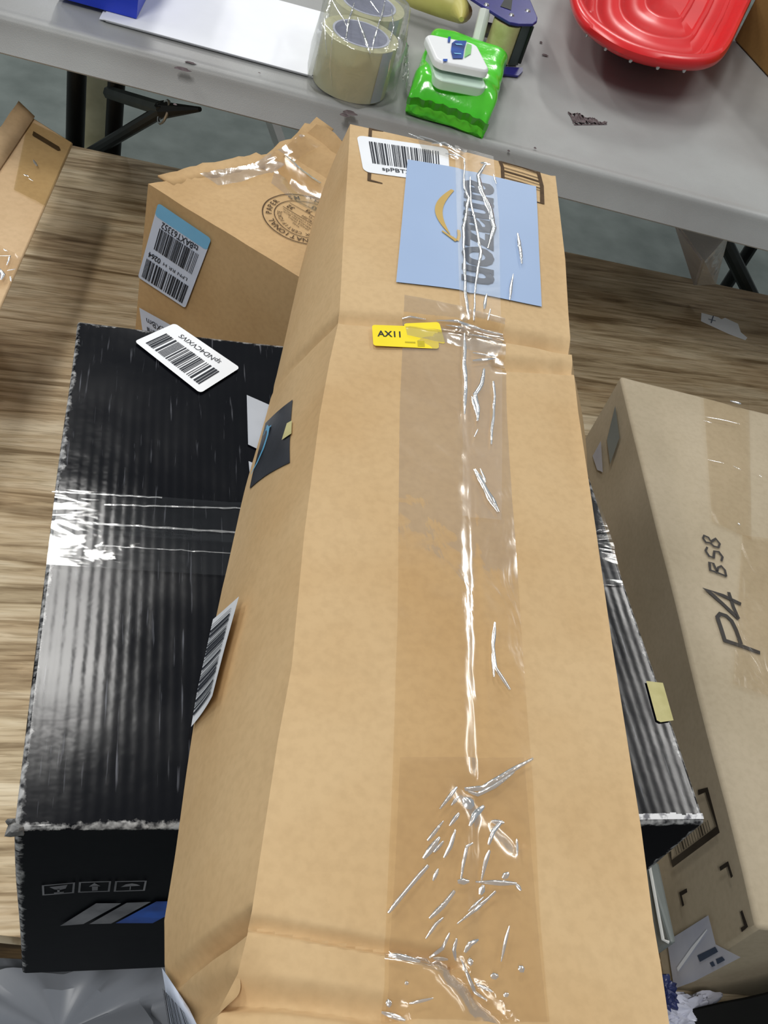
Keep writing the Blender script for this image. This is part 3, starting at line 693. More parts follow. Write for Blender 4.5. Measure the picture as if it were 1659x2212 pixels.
# put the bottom edge at the same station along the box as the top edge
LBpoly = sorted([s[2] for s in stations], key=lambda p: p.y)
lb_raw = [at(*p, BZ + 0.004) for p in LBp]
lb_raw.sort(key=lambda p: p.y)
def lbx(y):
    P = lb_raw
    if y <= P[0].y: i = 0
    elif y >= P[-1].y: i = len(P) - 2
    else: i = max(k for k in range(len(P) - 1) if P[k].y <= y)
    a, b = P[i], P[i + 1]; return a.x + (b.x - a.x) * (y - a.y) / (b.y - a.y)
NL, NT, NR, NB = 12, 48, 6, 4
TT = []
for i in range(NS - 1):
    d = (stations[i][0] - stations[i + 1][0]).length
    k = max(2, int(d / (0.0042 if i < 10 else 0.0016)))
    TT += [i + j / k for j in range(k)]
TT.append(NS - 1)
def st_at(t):
    i = min(int(t), NS - 2); f = t - i
    return stations[i][0].lerp(stations[i + 1][0], f), stations[i][1].lerp(stations[i + 1][1], f)
def pix(p):
    c = RW.T @ np.array([p.x, p.y, p.z - ZC]); return CX + FOC * c[0] / c[2], CY + FOC * c[1] / c[2]
def pixd(px, py, a, b):
    """signed distance from a segment in the frame of the flat lid, and the position along it"""
    ax, ay = a; bx, by = b; dx, dy = bx - ax, by - ay; L2 = math.hypot(dx, dy)
    t = ((px - ax) * dx + (py - ay) * dy) / L2 ** 2
    return ((px - ax) * dy - (py - ay) * dx) / L2, t
def lerp3(P, a, t): return P
# creases in lid coordinates: end points (metres on the lid plane), far-side width, near-side width, depth
def lid(px, py): q = at(px, py, TLZ); return (q.x, q.y)
CREASES = [(lid(733, 688), lid(1010, 722), .016, .007, .0105), (lid(1010, 722), lid(1236, 758), .022, .006, .0150), (lid(1070, 795), lid(1240, 800), .018, .006, .009),
           (lid(745, 497), lid(880, 508), .008, .008, .0015), (lid(535, 1995), lid(975, 2082), .0075, .004, .0075), (lid(975, 2082), lid(1130, 2240), .004, .014, .006),
           (lid(620, 1452), lid(850, 1490), .012, .008, .0015), (lid(995, 1700), lid(1130, 1830), .006, .014, .003), (lid(470, 2140), lid(860, 2205), .014, .007, .010)]
def lid_dz(p):
    dz = 0.0
    for a, b, wf, wn, dep in CREASES:
        d, t = pixd(p.x, p.y, a, b)
        e_ = min(1, max(0, min(t + 0.08, 1.08 - t) / 0.12))
        if e_ <= 0: continue
        d = -d  # positive on the far side
        k = max(0, 1 - d / wf) if d >= 0 else max(0, 1 + d / wn)
        dz -= dep * e_ * k * k * (3 - 2 * k) * (0.85 + 0.3 * noise.noise(V(t * 5, dep * 900, 0)))
    return dz
SEAM = 0.535
DENT = lid(500, 2128)
CY1, CY2, CY3 = lid(733, 692)[1], lid(535, 1998)[1], lid(486, 2140)[1]
rings = []
for t in TT:
    tl, tr = st_at(t)
    bl = V(lbx(tl.y), tl.y, BZ + 0.004)
    axis = V(0.1875, 1, 0).normalized(); ac = V(axis.y, -axis.x, 0)
    bulge = 0.020 * math.exp(-((tr.y - 0.62) / 0.12) ** 2)
    br = V(tr.x + bulge * 0.6 + 0.002, tr.y, BZ + 0.004)
    front = max(0, (0.155 - tl.y) / 0.10); front = min(1.3, front)     # crushed near end
    ring = []
    for j in range(NL):       # left face, bottom to top
        s = j / NL; q = bl.lerp(tl, s)
        q += V(-0.004 * math.sin(math.pi * s), 0, 0) + rnd3(q, 9, 0.0016)
        for yc, dyc, wf, wn, dep in ((CY2, 0.006, 0.013, 0.006, 0.017), (CY1, 0.045, 0.014, 0.006, 0.010), (CY3, 0.02, 0.016, 0.012, 0.008)):
            d_ = q.y - (yc + dyc * (1 - s)); k_2 = max(0, 1 - d_ / wf) if d_ >= 0 else max(0, 1 + d_ / wn)
            q += V(1, 0, -0.2) * dep * k_2 * k_2 * (3 - 2 * k_2) * (0.35 + 0.65 * s) * min(1, 0.25 + 1.5 * s)
        q += V(0.026, 0, 0) * front * (1 - s) ** 1.5 - V(0.010, 0, 0) * front * math.sin(math.pi * s)
        ring.append(q)
    for j in range(NT):       # lid
        s = j / NT; q = tl.lerp(tr, s)
        z = lid_dz(q) + 0.002 * noise.noise(V(q.x * 8, q.y * 8, 2)) + 0.003 * math.sin(math.pi * s)
        g = abs(s - SEAM)
        z -= 0.0016 * max(0, 1 - g / 0.02) + (0.0010 if s > SEAM else 0)
        dq = math.hypot(q.x - DENT[0], q.y - DENT[1]); z -= 0.014 * math.exp(-(dq / 0.018) ** 2)
        z -= 0.016 * front * max(0, 1 - s / 0.30) * (0.7 + 0.6 * noise.noise(V(q.x * 30, q.y * 30, 4)))
        ring.append(q + V(0, 0, z))
    for j in range(NR):
        s = j / NR; q = tr.lerp(br, s) + V(bulge * math.sin(math.pi * min(1, s * 1.4)), 0, 0) + rnd3(q, 9, 0.001)
        if j == 0: q = tr + V(0, 0, lid_dz(tr))
        ring.append(q)
    for j in range(NB):
        s = j / NB; ring.append(br.lerp(bl, s))
    rings.append(ring)
mb = MB(); mb.loops(rings, True, True)
# outward normals: flip face order when needed
longbox = thing('long_carton', 'long creased kraft carton with taped seam and blue card lying across the black carton', 'box', (0.28, 0.5, BZ))
lbm = mb
lb_body = lbm.build('body', M['kraft'], longbox, sharp=38)
bm = bmesh.new(); bm.from_mesh(lb_body.data); bmesh.ops.recalc_face_normals(bm, faces=bm.faces[:]); bm.to_mesh(lb_body.data); bm.free()
LB = BVHTree.FromPolygons(lbm.v, lbm.f)
UPN = V(-0.05, 0, 1).normalized(); LFN = V(-0.96, 0.1, 0.28).normalized()
# clear tape along the seam
tl_l = [(873, 640), (863, 870), (860, 1100), (858, 1330), (846, 1700), (832, 2000), (822, 2210)]
tl_r = [(1090, 690), (1093, 870), (1105, 1080), (1118, 1260), (1150, 1700), (1166, 2000), (1185, 2210)]
def conform_strip(name, L, R_, m, nu, nv, amp, off=0.0009, fr=60, nrm=UPN, seed=0, st=(1, 1)):
    Lp = pcast(LB, L); Rp = pcast(LB, R_)
    mb = MB(); vs = []
    def ev(P, t):
        x = t * (len(P) - 1); i = min(int(x), len(P) - 2); return P[i].lerp(P[i + 1], x - i)
    for j in range(nv + 1):
        for i in range(nu + 1):
            q = ev(Lp, j / nv).lerp(ev(Rp, j / nv), i / nu)
            loc, nr, _, _ = LB.find_nearest(q)
            vs.append(loc + nrm * (off + amp * max(-0.3, noise.noise(V(q.x * fr * st[0], q.y * fr * st[1], seed)))))
    mb.add(vs, [(j * (nu + 1) + i, j * (nu + 1) + i + 1, (j + 1) * (nu + 1) + i + 1, (j + 1) * (nu + 1) + i) for j in range(nv) for i in range(nu)])
    return mb.build(name, m, longbox, sharp=0)
conform_strip('packing_tape', tl_l, tl_r, M['tape'], 24, 120, 0.0006, 0.0016)
conform_strip('packing_tape', [(985, 300), (985, 480), (990, 640), (995, 760), (997, 960), (996, 1120)], [(1072, 314), (1076, 480), (1078, 640), (1080, 780), (1082, 960), (1080, 1130)], M['tape_soft'], 12, 110, 0.0004, 0.0040, 40, st=(1, 0.25))
conform_strip('packing_tape', [(862, 1640), (850, 1900), (838, 2080), (830, 2212)], [(1130, 1640), (1150, 1900), (1166, 2080), (1180, 2212)], M['tape_wet'], 36, 70, 0.0007, 0.0024, 40, seed=4, st=(0.8, 0.35))
conform_strip('packing_tape', [(900, 292), (912, 330)], [(1010, 320), (985, 350)], M['tape_wet'], 12, 10, 0.0016, 0.0030, 110, seed=8)
conform_strip('packing_tape', [(868, 694), (878, 730)], [(1090, 728), (1070, 780)], M['tape_wet'], 20, 10, 0.0014, 0.0034, 80, seed=11)
# ridges where the film is pinched
def ridges(name, paths, bvh, m, parent, base=0.0046, nrm=UPN, hk=0.45):
    mb = MB()
    for pts, w in paths:
        P = []
        for k in range(len(pts) - 1):
            n = max(2, int(math.hypot(pts[k + 1][0] - pts[k][0], pts[k + 1][1] - pts[k][1]) / 9))
            P += [(pts[k][0] + (pts[k + 1][0] - pts[k][0]) * i / n, pts[k][1] + (pts[k + 1][1] - pts[k][1]) * i / n) for i in range(n)]
        P.append(pts[-1]); Q = [cast(bvh, *p) for p in P]; n = len(Q); vs = []
        for i, q in enumerate(Q):
            d = (Q[min(i + 1, n - 1)] - Q[max(i - 1, 0)]).normalized(); sd_ = nrm.cross(d).normalized()
            t = i / (n - 1); ww = w * 0.00025 * (0.25 + 0.75 * math.sin(math.pi * (0.08 + 0.84 * t))) * (0.8 + 0.5 * noise.noise(q * 60))
            q = q + sd_ * (0.0010 * noise.noise(q * 45))
            for a in (-1, -0.6, 0, 0.6, 1): vs.append(q + sd_ * (a * ww) + nrm * (base + ww * hk * (1 - a * a)))
        mb.add(vs, [(i * 5 + k, i * 5 + k + 1, (i + 1) * 5 + k + 1, (i + 1) * 5 + k) for i in range(n - 1) for k in range(4)])
    o = mb.build(name, m, parent, sharp=0); o['kind'] = 'stuff'; return o
RP = [([(1001, 350), (1000, 409), (1010, 436), (999, 499), (1001, 578), (1002, 634), (1010, 693)], 6), ([(1014, 390), (1014, 439), (1025, 492), (1036, 551), (1025, 619), (1021, 701)], 5),
      ([(1046, 362), (1030, 387), (1040, 424), (1057, 462), (1064, 499), (1050, 544)], 11), ([(1035, 360), (1056, 362)], 10), ([(1116, 512), (1124, 578)], 7), ([(1105, 600), (1098, 656)], 5), ([(1064, 384), (1070, 405)], 5),
      ([(1048, 644), (1043, 676)], 6), ([(1056, 676), (1050, 700)], 4), ([(1002, 728), (1000, 795), (1004, 852), (1000, 903)], 5), ([(1018, 771), (1067, 778)], 5), ([(1018, 788), (1067, 782)], 6),
      ([(1043, 805), (1036, 838), (1024, 860), (1031, 889), (1029, 918)], 6), ([(1018, 865), (1027, 905)], 4), ([(1063, 832), (1066, 863), (1063, 903), (1057, 968)], 6), ([(1030, 935), (1021, 952)], 4),
      ([(1022, 1022), (1046, 1064), (1073, 1114)], 10), ([(1034, 1020), (1046, 1050)], 4), ([(1065, 1352), (1061, 1400), (1068, 1450), (1098, 1497)], 6), ([(1060, 1420), (1064, 1470)], 4),
      ([(866, 697), (884, 693), (917, 698)], 6), ([(940, 700), (985, 702), (1011, 712), (1040, 722), (1083, 731)], 8), ([(960, 710), (1000, 716)], 5), ([(1010, 730), (1060, 740)], 5),
      ([(905, 298), (930, 300), (950, 312)], 6), ([(930, 318), (958, 316), (985, 332)], 7), ([(960, 340), (992, 345), (1003, 352)], 6), ([(880, 296), (915, 310)], 4)]
RP = [(p, w * 1.45) for p, w in RP]
o8 = lambda a: [(800 + x / 2.5136, 1600 + y / 2.5136) for x, y in a]
for pts, w in [([(500, 280), (600, 275), (700, 215), (800, 155), (870, 112)], 9), ([(520, 290), (570, 310), (660, 268), (770, 190)], 6), ([(460, 270), (370, 390)], 6), ([(470, 320), (430, 370)], 5), ([(390, 455), (300, 560)], 5), ([(470, 410), (420, 480)], 8),
               ([(365, 540), (275, 655)], 7), ([(385, 560), (330, 620)], 4), ([(450, 500), (420, 590), (385, 650)], 6), ([(300, 690), (190, 820), (85, 950)], 7), ([(355, 710), (325, 775)], 4), ([(445, 830), (390, 900), (308, 980)], 8),
               ([(385, 975), (345, 1010), (290, 1090)], 6), ([(420, 1060), (380, 1140), (310, 1195)], 6), ([(605, 370), (555, 420), (525, 480)], 7), ([(700, 450), (660, 510), (635, 585)], 6), ([(645, 455), (715, 465)], 6), ([(545, 572), (512, 590), (492, 690), (482, 770)], 5),
               ([(640, 615), (615, 680), (590, 775)], 6), ([(665, 830), (560, 930), (460, 1012)], 6), ([(600, 860), (520, 940)], 4), ([(740, 735), (705, 765)], 8), ([(462, 782), (525, 780)], 10), ([(560, 785), (690, 790), (780, 790)], 7), ([(600, 800), (580, 850)], 12), ([(495, 330), (545, 380)], 14),
               ([(740, 1020), (720, 1110), (700, 1215)], 5), ([(575, 1095), (530, 1120), (500, 1165)], 8), ([(460, 1090), (440, 1150), (452, 1210)], 6), ([(90, 1180), (180, 1195), (260, 1210)], 6), ([(330, 1195), (410, 1205)], 5), ([(50, 1490), (180, 1532)], 6), ([(75, 1445), (105, 1440)], 10),
               ([(640, 1295), (680, 1285)], 10), ([(790, 1260), (815, 1240)], 10), ([(515, 1215), (545, 1215)], 12), ([(175, 1330), (195, 1325)], 7), ([(710, 1400), (735, 1385)], 7), ([(560, 1330), (650, 1375)], 5), ([(200, 1440), (330, 1410)], 4), ([(480, 1200), (560, 1380), (620, 1420)], 5), ([(780, 550), (790, 640)], 4), ([(775, 790), (805, 830)], 6)]:
    RP.append((o8(pts), w))
ridges('tape_wrinkles', RP, LB, M['ridge'], longbox)
# white barcode label at the far end
def plabel(corner_px, off, nrm): return Patch(pcast(LB, corner_px), LB, off, nrm)
pa = plabel([(785, 372), (972, 398), (968, 322), (770, 293)], 0.0008, UPN)
mb = MB(); pa.sheet(mb, rad=0.008); lab = mb.build('barcode_label', M['label'], longbox, label='white label with barcode and code spPBTX')
mb = MB(); pa.barcode(mb, 0.12, 0.26, 0.90, 0.86, 12, 34, l=1.7); mb.build('barcode', M['ink'], lab, smooth=False)
mb = MB(); pa.text(mb, 'spPBTX', 0.22, 0.07, 0.56, 0.2, l=1.7, bold=0.01); mb.build('printed_code', M['ink'], lab, smooth=False)
# printed corner marks and striped panel
mb = MB()
def lr(pts, w): ribbon(mb, [q + UPN * 0.0007 for q in pcast(LB, pts)], w, nrm=UPN)
lr([(799, 296), (800, 279), (829, 283)], [0.004, 0.0035, 0.0016]); mb.build('printed_bracket', M['ink_brown'], longbox, smooth=False)
mb = MB(); lr([(798, 372), (797, 390), (826, 397)], [0.004, 0.0035, 0.0016]); mb.build('printed_bracket', M['ink_brown'], longbox, smooth=False)
mb = MB(); lr([(1084, 336), (1085, 362), (1086, 387)], 0.0042); lr([(1167, 361), (1170, 402), (1171, 440), (1148, 434)], [0.0046, 0.0046, 0.004, 0.002])
for k, w in ((0, .0012), (10, .002), (16, .0009), (24, .0012), (31, .0032), (38, .001), (45, .0016), (50, .001)):
    lr([(1086, 338 + k), (1127, 350 + k), (1168, 363 + k)], w)
mb.build('printed_panel', M['ink_brown'], longbox, smooth=False)
# blue card under the tape
pc = plabel([(1157, 405), (1168, 664), (1168, 664), (1157, 405)], 0.0012, UPN)
# reading direction runs towards the near end, letter tops to the right
pc = Patch(pcast(LB, [(880, 347), (855, 612), (1169, 665), (1157, 405)]), LB, 0.0016, UPN)
mb = MB(); pc.sheet(mb, nu=24, nv=24, l=1.0); card = mb.build('blue_card', M['card_blue'], longbox, label='pale blue card printed amazon with an arrow')
mb = MB(); pc.text(mb, 'amazon', 0.09, 0.42, 0.93, 0.66, l=1.5, bold=0.03); mb.build('lettering', M['slate'], card, smooth=False)
mb = MB()
arc = []
for i in range(17):
    t = i / 16; arc.append((0.22 + 0.38 * t, 0.365 - 0.115 * math.sin(math.pi * (0.06 + 0.86 * t))))
pc.line(mb, arc, [0.0012 + 0.0075 * math.sin(math.pi * min(1, 0.12 + 0.88 * i / 16)) for i in range(17)], l=1.5)
pc.line(mb, [(0.585, 0.28), (0.645, 0.385), (0.62, 0.355)], [0.002, 0.005, 0.003], l=1.6)
pc.line(mb, [(0.555, 0.395), (0.60, 0.40), (0.645, 0.392)], 0.0030, l=1.6)
mb.build('arrow_print', M['gold'], card, smooth=False)
# yellow stickers
py_ = Patch([at(*p, TLZ + 0.0035) for p in [(876, 728), (962, 745), (948, 697), (872, 700)]], None, 0.0008, V(0, 0, 1))
mb = MB(); py_.sheet(mb, rad=0.003, nu=8, nv=5); s2 = mb.build('yellow_sticker', M['yellow'], longbox, label='yellow sticker half under another')
py_ = Patch([at(*p, TLZ + 0.0045) for p in [(806, 748), (948, 755), (944, 708), (803, 703)]], None, 0.0008, V(0, 0, 1))
mb = MB(); py_.sheet(mb, rad=0.003, nu=8, nv=5); s1 = mb.build('yellow_sticker', M['yellow'], longbox, label='yellow sticker printed AX11')
mb = MB(); py_.text(mb, 'AX11', 0.07, 0.44, 0.42, 0.72, l=1.4, bold=0.02); mb.build('printed_code', M['ink'], s1, smooth=False)
mb = MB(); py_.sheet(mb, 0.67, 0.06, 0.78, 0.32, l=1.3); py_.text(mb, '4', 0.695, 0.1, 0.755, 0.28, l=1.4)
py_.sheet(mb, 0.48, 0.20, 0.64, 0.26, l=1.3); mb.build('small_print', M['yellow_dull'], s1, smooth=False)
# printed black tape on the left face
lf = Patch(pcast(LB, [(541, 1056), (628, 1000), (634, 864), (575, 915)]), LB, 0.0009, LFN)
mb = MB(); lf.sheet(mb, nu=10, nv=14); bt_ = mb.build('printed_tape', M['tape_black'], longbox, label='black tape with light blue curved stripe')
mb = MB(); cv = pcast(LB, [(546, 1026), (560, 1000), (573, 970), (581, 945), (584, 930), (580, 922)])
for i in range(len(cv)): cv[i] = cv[i] + LFN * 0.002
ribbon(mb, cv, [0.001, 0.003, 0.0045, 0.005, 0.0055, 0.003], nrm=LFN)
ribbon(mb, [q + LFN * 0.002 for q in pcast(LB, [(573, 942), (578, 930), (590, 921)])], 0.0016, nrm=LFN); mb.build('blue_stripe', M['tape_blue'], bt_)
mb = MB(); q = pcast(LB, [(613, 952), (634, 938), (635, 910), (624, 916)]); mb.add([x + LFN * 0.002 for x in q], [(0, 1, 2, 3)]); mb.build('torn_corner', M['masking'], bt_, smooth=False)
# barcode labels on the left face
pl = Patch(pcast(LB, [(421, 1572), (484, 1510), (540, 1296), (462, 1338)]), LB, 0.0010, LFN)
mb = MB(); pl.sheet(mb, nu=8, nv=16, bow=lambda u, v: 0.002 + 0.006 * u * u); lab = mb.build('barcode_label', M['label'], longbox, label='white barcode label on the side face')
mb = MB(); rnd = random.Random(9); x = 0.08
while x < 0.93:
    w = rnd.choice([0.006, 0.01, 0.018, 0.026])
    vs = []
    for k in range(7):
        u = 0.04 + 0.78 * k / 6
        for vv in (x, x + w): vs.append(pl.p(u, vv, 1.6) + pl.n * (0.0022 + 0.006 * u * u))
    mb.add(vs, [(2 * k, 2 * k + 2, 2 * k + 3, 2 * k + 1) for k in range(6)]); x += w + rnd.choice([0.008, 0.012, 0.02])
mb.build('barcode', M['ink'], lab, smooth=False)
pl = Patch(pcast(LB, [(388, 2262), (466, 2262), (424, 2180), (364, 2092)]), None, 0.0045, LFN)
mb = MB(); pl.sheet(mb, nu=8, nv=12); lab = mb.build('barcode_label', M['label_blue'], longbox, label='bluish barcode label at the near crushed end')
mb = MB(); pl.barcode(mb, 0.1, 0.1, 0.9, 0.75, 21, 16, l=1.7); mb.build('barcode', M['ink'], lab, smooth=False)

# ================================================================== SMALL CARTON behind the black one
SZ = 0.305
sa = at(320, 398, SZ); fr = (at(650, 600, SZ) - sa); fr.z = 0; fd = fr.normalized()
sbk = at(684, 266, 0.352); bd = (sbk - sa); bd.z = 0
W_, ND, NW = 0.36, 20, 24
small = thing('small_carton', 'kraft carton with two upside-down labels and round stamp behind the black carton', 'box', (sa.x + 0.2, sa.y + 0.05, 0))
rings = []
def stop(i, j):
    u, v = i / NW, j / ND
    q = sa + fd * (W_ * u) + bd * v
    z = SZ + max(0, v - 0.66) / 0.34 * 0.047 * max(0, 1 - u * 1.1) + 0.004 * noise.noise(V(q.x * 25, q.y * 25, 1)) * (0.3 + v)
    rid = 0.006 * math.sin((v - 0.55) * 42 + 2 * noise.noise(V(u * 4, 0, 3))) * max(0, v - 0.5) * 2 * max(0, 1 - u * 1.5)
    z += rid
    if v > 0.93: q = q + bd.normalized() * 0.012 * noise.noise(V(u * 20, 5, 0)); 
    return V(q.x, q.y, min(z, 0.317) if q.y < 1.13 else z)
mb = MB(); G = {}
vs = []
for j in range(ND + 1):
    for i in range(NW + 1): G[(i, j)] = len(vs); vs.append(stop(i, j))
fs = [(G[(i, j)], G[(i + 1, j)], G[(i + 1, j + 1)], G[(i, j + 1)]) for j in range(ND) for i in range(NW)]
border = [G[(i, 0)] for i in range(NW)] + [G[(NW, j)] for j in range(ND)] + [G[(i, ND)] for i in range(NW, 0, -1)] + [G[(0, j)] for j in range(ND, 0, -1)]
prev = border
for zz in (0.25, 0.19, 0.13, 0.07, 0.0):
    cur = []
    for b in border:
        q = vs[b].copy(); q.z = zz; q += V(noise.noise(q * 7), noise.noise(q * 7 + V(3, 3, 3)), 0) * 0.0015; cur.append(len(vs)); vs.append(q)
    n = len(border); fs += [(prev[k], cur[k], cur[(k + 1) % n], prev[(k + 1) % n]) for k in range(n)]; prev = cur
fs.append(tuple(prev))
mb.add(vs, fs); sm_b = mb.build('body', M['kraft2'], small, sharp=28, bevel=0.0)
SB = mb.bvh()
# folded flap tabs at the left rear edge
mb = MB(); k = 26; top_, bot_ = [], []
for i in range(k + 1):
    t = i / k; q = sa + V(0.005, 0.012, 0) + bd * t
    rise = 0.002 + 0.007 * abs(noise.noise(V(t * 9, 2, 0))) + 0.003 * math.sin(math.pi * t)
    z = stop(0, int(t * ND)).z; rise *= min(1, t * 5); q += bd.normalized() * 0.012 * (1 - t)
    bot_.append(V(q.x + 0.018, q.y - 0.014, z - 0.001)); top_.append(V(q.x - 0.004, q.y + 0.004, z + rise))
mb.add(bot_ + top_, [(i, i + 1, k + 2 + i, k + 1 + i) for i in range(k)])
o = mb.build('torn_flap', M['kraft2'], small); sol = o.modifiers.new('thick', 'SOLIDIFY'); sol.thickness = 0.003
fnrm = V(fd.y, -fd.x, 0)
if fnrm.y > 0: fnrm = -fnrm
def sf(px, py): return onplane(px, py, sa + fnrm * 0.002, fnrm)
ps = Patch([sf(458, 515), sf(343, 437), sf(299, 598), sf(401, 665)], None, 0.0010, fnrm)
mb = MB(); ps.sheet(mb, 0, 0.085, 1, 1, rad=0.004, nv=8); lab = mb.build('barcode_label', M['label_blue'], small, label='upside-down label with blue band reading tsBAXT63352')
mb = MB(); ps.sheet(mb, 0, 0, 1, 0.16, rad=0.005, nv=4, l=1.3); mb.build('blue_band', M['label_band'], lab, smooth=False)
mb = MB(); ps.barcode(mb, 0.1, 0.26, 0.88, 0.54, 31, 30, l=1.8); mb.build('barcode', M['ink'], lab, smooth=False)
mb = MB(); ps.barcode(mb, 0.08, 0.70, 0.94, 0.96, 33, 22, l=1.8); mb.build('barcode', M['ink'], lab, smooth=False)
mb = MB(); ps.text(mb, 'tsBAXT63352', 0.14, 0.17, 0.84, 0.25, l=1.8, bold=0.01); mb.build('printed_code', M['ink'], lab, smooth=False)
mb = MB(); ps.text(mb, '0264', 0.68, 0.60, 0.92, 0.67, l=1.8, bold=0.02); ps.text(mb, 'LPN RR H', 0.14, 0.615, 0.62, 0.655, l=1.8)
mb.build('printed_code', M['ink'], lab, smooth=False)
ps = Patch([sf(400, 718), sf(302, 664), sf(312, 738), sf(408, 790)], None, 0.0010, fnrm)
mb = MB(); ps.sheet(mb); lab = mb.build('barcode_label', M['label_blue'], small, label='lower label half hidden behind the black carton')
mb = MB(); ps.barcode(mb, 0.1, 0.45, 0.9, 0.95, 41, 22, l=1.8); mb.build('barcode', M['ink'], lab, smooth=False)
mb = MB(); ps.text(mb, '0435cXBm', 0.12, 0.18, 0.86, 0.36, l=1.8); mb.build('printed_code', M['ink'], lab, smooth=False)
# round box-maker's stamp
cc = at(660, 474, SZ); rx = -fd; ryv = V(rx.y, -rx.x, 0)     # reading right runs towards the left rear corner
ryv = V(-rx.y, rx.x, 0)
R1 = (at(556, 474, SZ) - cc).length * 0.86
def stp(x, y):
    q = cc + rx * x + ryv * y; loc, nr, _, _ = SB.find_nearest(q); return loc + V(0, 0, 0.0012)
mb = MB()
for rr, w in ((R1, 0.0014), (R1 * 0.73, 0.0011)):
    ribbon(mb, [stp(rr * math.cos(t), rr * math.sin(t)) for t in [i * math.pi / 36 for i in range(72)]], w, closed=True)
def arctext(body, rad, a0, a1, h, outward=True, bold=0.01):
    n = len(body)
    for i, ch in enumerate(body):
        if ch == ' ': continue
        t = a0 + (a1 - a0) * (i + 0.5) / n
        vs, fs = glyphs(ch, bold)
        xs = [v[0] for v in vs]; mx_ = (min(xs) + max(xs)) / 2; s = h / 0.7
        er = (math.cos(t), math.sin(t)); et = (math.sin(t), -math.cos(t))
        if not outward: er = (-er[0], -er[1]); et = (-et[0], -et[1])
        b0 = (math.cos(t) * rad, math.sin(t) * rad)
        mb.add([stp(b0[0] + et[0] * (x - mx_) * s + er[0] * y * s, b0[1] + et[1] * (x - mx_) * s + er[1] * y * s) for x, y in vs], fs)
arctext('INTERNATIONAL PAPER', R1 * 0.79, math.radians(178), math.radians(-6), R1 * 0.135)
arctext('BRANCH, MS', R1 * 0.93, math.radians(228), math.radians(335), R1 * 0.135, False)
arctext('BOX CERTIFICATE', R1 * 0.56, math.radians(150), math.radians(25), R1 * 0.1, bold=0)
def ltext(body, x0, y0, h, w=None, bold=0.0):
    vs, fs = glyphs(body, bold); xs = [v[0] for v in vs]; s = h / 0.7; sx = (w / (max(xs) - min(xs))) if w else s
    mb.add([stp(x0 + (x - min(xs)) * sx, y0 + y * s) for x, y in vs], fs)
for k, (t_, x0, w) in enumerate((('THIS', -.1, .2), ('SINGLE WALL', -.3, .6), ('CORRUGATED BOX', -.45, .95), ('MEETS ALL CONSTRUCTION', -.5, 1.05))):
    ltext(t_, x0 * R1, (0.36 - 0.085 * k) * R1, 0.05 * R1, w * R1)
for yy in (0.05, -0.22, -0.47):
    ribbon(mb, [stp(-0.62 * R1, yy * R1), stp(0, yy * R1), stp(0.62 * R1, yy * R1)], 0.0008)
ltext('EDGE CRUSH', -0.55 * R1, -0.06 * R1, 0.08 * R1); ltext('TEST (ECT)', -0.55 * R1, -0.18 * R1, 0.08 * R1); ltext('32', 0.4 * R1, -0.13 * R1, 0.13 * R1, bold=0.02)
ltext('SIZE', -0.55 * R1, -0.34 * R1, 0.08 * R1); ltext('73', 0.05 * R1, -0.36 * R1, 0.11 * R1, bold=0.02); ltext('63', 0.05 * R1, -0.6 * R1, 0.11 * R1, bold=0.02); ltext('GROSS', -0.5 * R1, -0.58 * R1, 0.08 * R1)
mb.build('printed_stamp', M['ink_brown'], small, smooth=False, label='round printed stamp reading INTERNATIONAL PAPER')
# tape across the far part of the lid
mb = MB(); vs = []
for j in range(7):
    for i in range(19):
        q = at(600 - 14 * j / 6 + (720 - 600) * i / 18, 345 + 50 * j / 6 + (428 - 345) * i / 18, SZ + 0.003); loc, nr, _, _ = SB.find_nearest(q); vs.append(loc + V(0, 0, 0.0016))
mb.add(vs, [(j * 19 + i, j * 19 + i + 1, (j + 1) * 19 + i + 1, (j + 1) * 19 + i) for j in range(6) for i in range(18)])
mb.build('packing_tape', M['tape'], small)
mb = MB(); pts = []
for i in range(15):
    q = at(600 + 92 * i / 14, 345 + 60 * i / 14, SZ + 0.004); loc, nr, _, _ = SB.find_nearest(q); pts.append(loc + V(0, 0, 0.003))
ribbon(mb, pts, 0.0035); mb.build('tape_fold', M['ridge'], small)
mb = MB(); vs = []
for j in range(7):
    for i in range(25):
        t = i / 24; q = sa + bd * (0.28 + 0.62 * t) + fd * (0.004 + 0.03 * j / 6); loc, nr, _, _ = SB.find_nearest(V(q.x, q.y, SZ + 0.03)); vs.append(loc + V(0, 0, 0.005 + 0.0016 * noise.noise(V(t * 20, j, 0))))
mb.add(vs, [(j * 25 + i, j * 25 + i + 1, (j + 1) * 25 + i + 1, (j + 1) * 25 + i) for j in range(6) for i in range(24)])
mb.build('packing_tape', M['tape_wet'], small)

# ================================================================== LEFT CARTON (cut by the frame)
LZ, LH = 0.20, 0.035
c1, c2, c3 = at(57, 243, LZ), at(161, 308, LZ), at(0, 676, LZ)
ed = (c3 - c2); ed.normalize(); c3 = c2 + ed * 0.46
left = thing('left_carton', 'shallow pale kraft carton with glossy tape overhanging at the left edge', 'box', (-0.3, 1.0, LZ - LH))
c0_ = c1 + (at(-12, 344, LZ) - c1).normalized() * 0.19; c4 = V(-0.345, 0.96, LZ)
def dn(p): return V(p.x, p.y, 0)
tops = [c3, c2, c1, c0_, c4]
edn = V(ed.y, -ed.x, 0)
if edn.x < 0: edn = -edn
dwn = V(0, 0, -LH)
bots = [c3 + dwn - edn * 0.022, c2 + dwn - edn * 0.022, c1 + dwn - edn * 0.01, c0_ + dwn, c4 + dwn]
bm = bmesh.new()
vv = [bm.verts.new(p) for p in bots + tops]
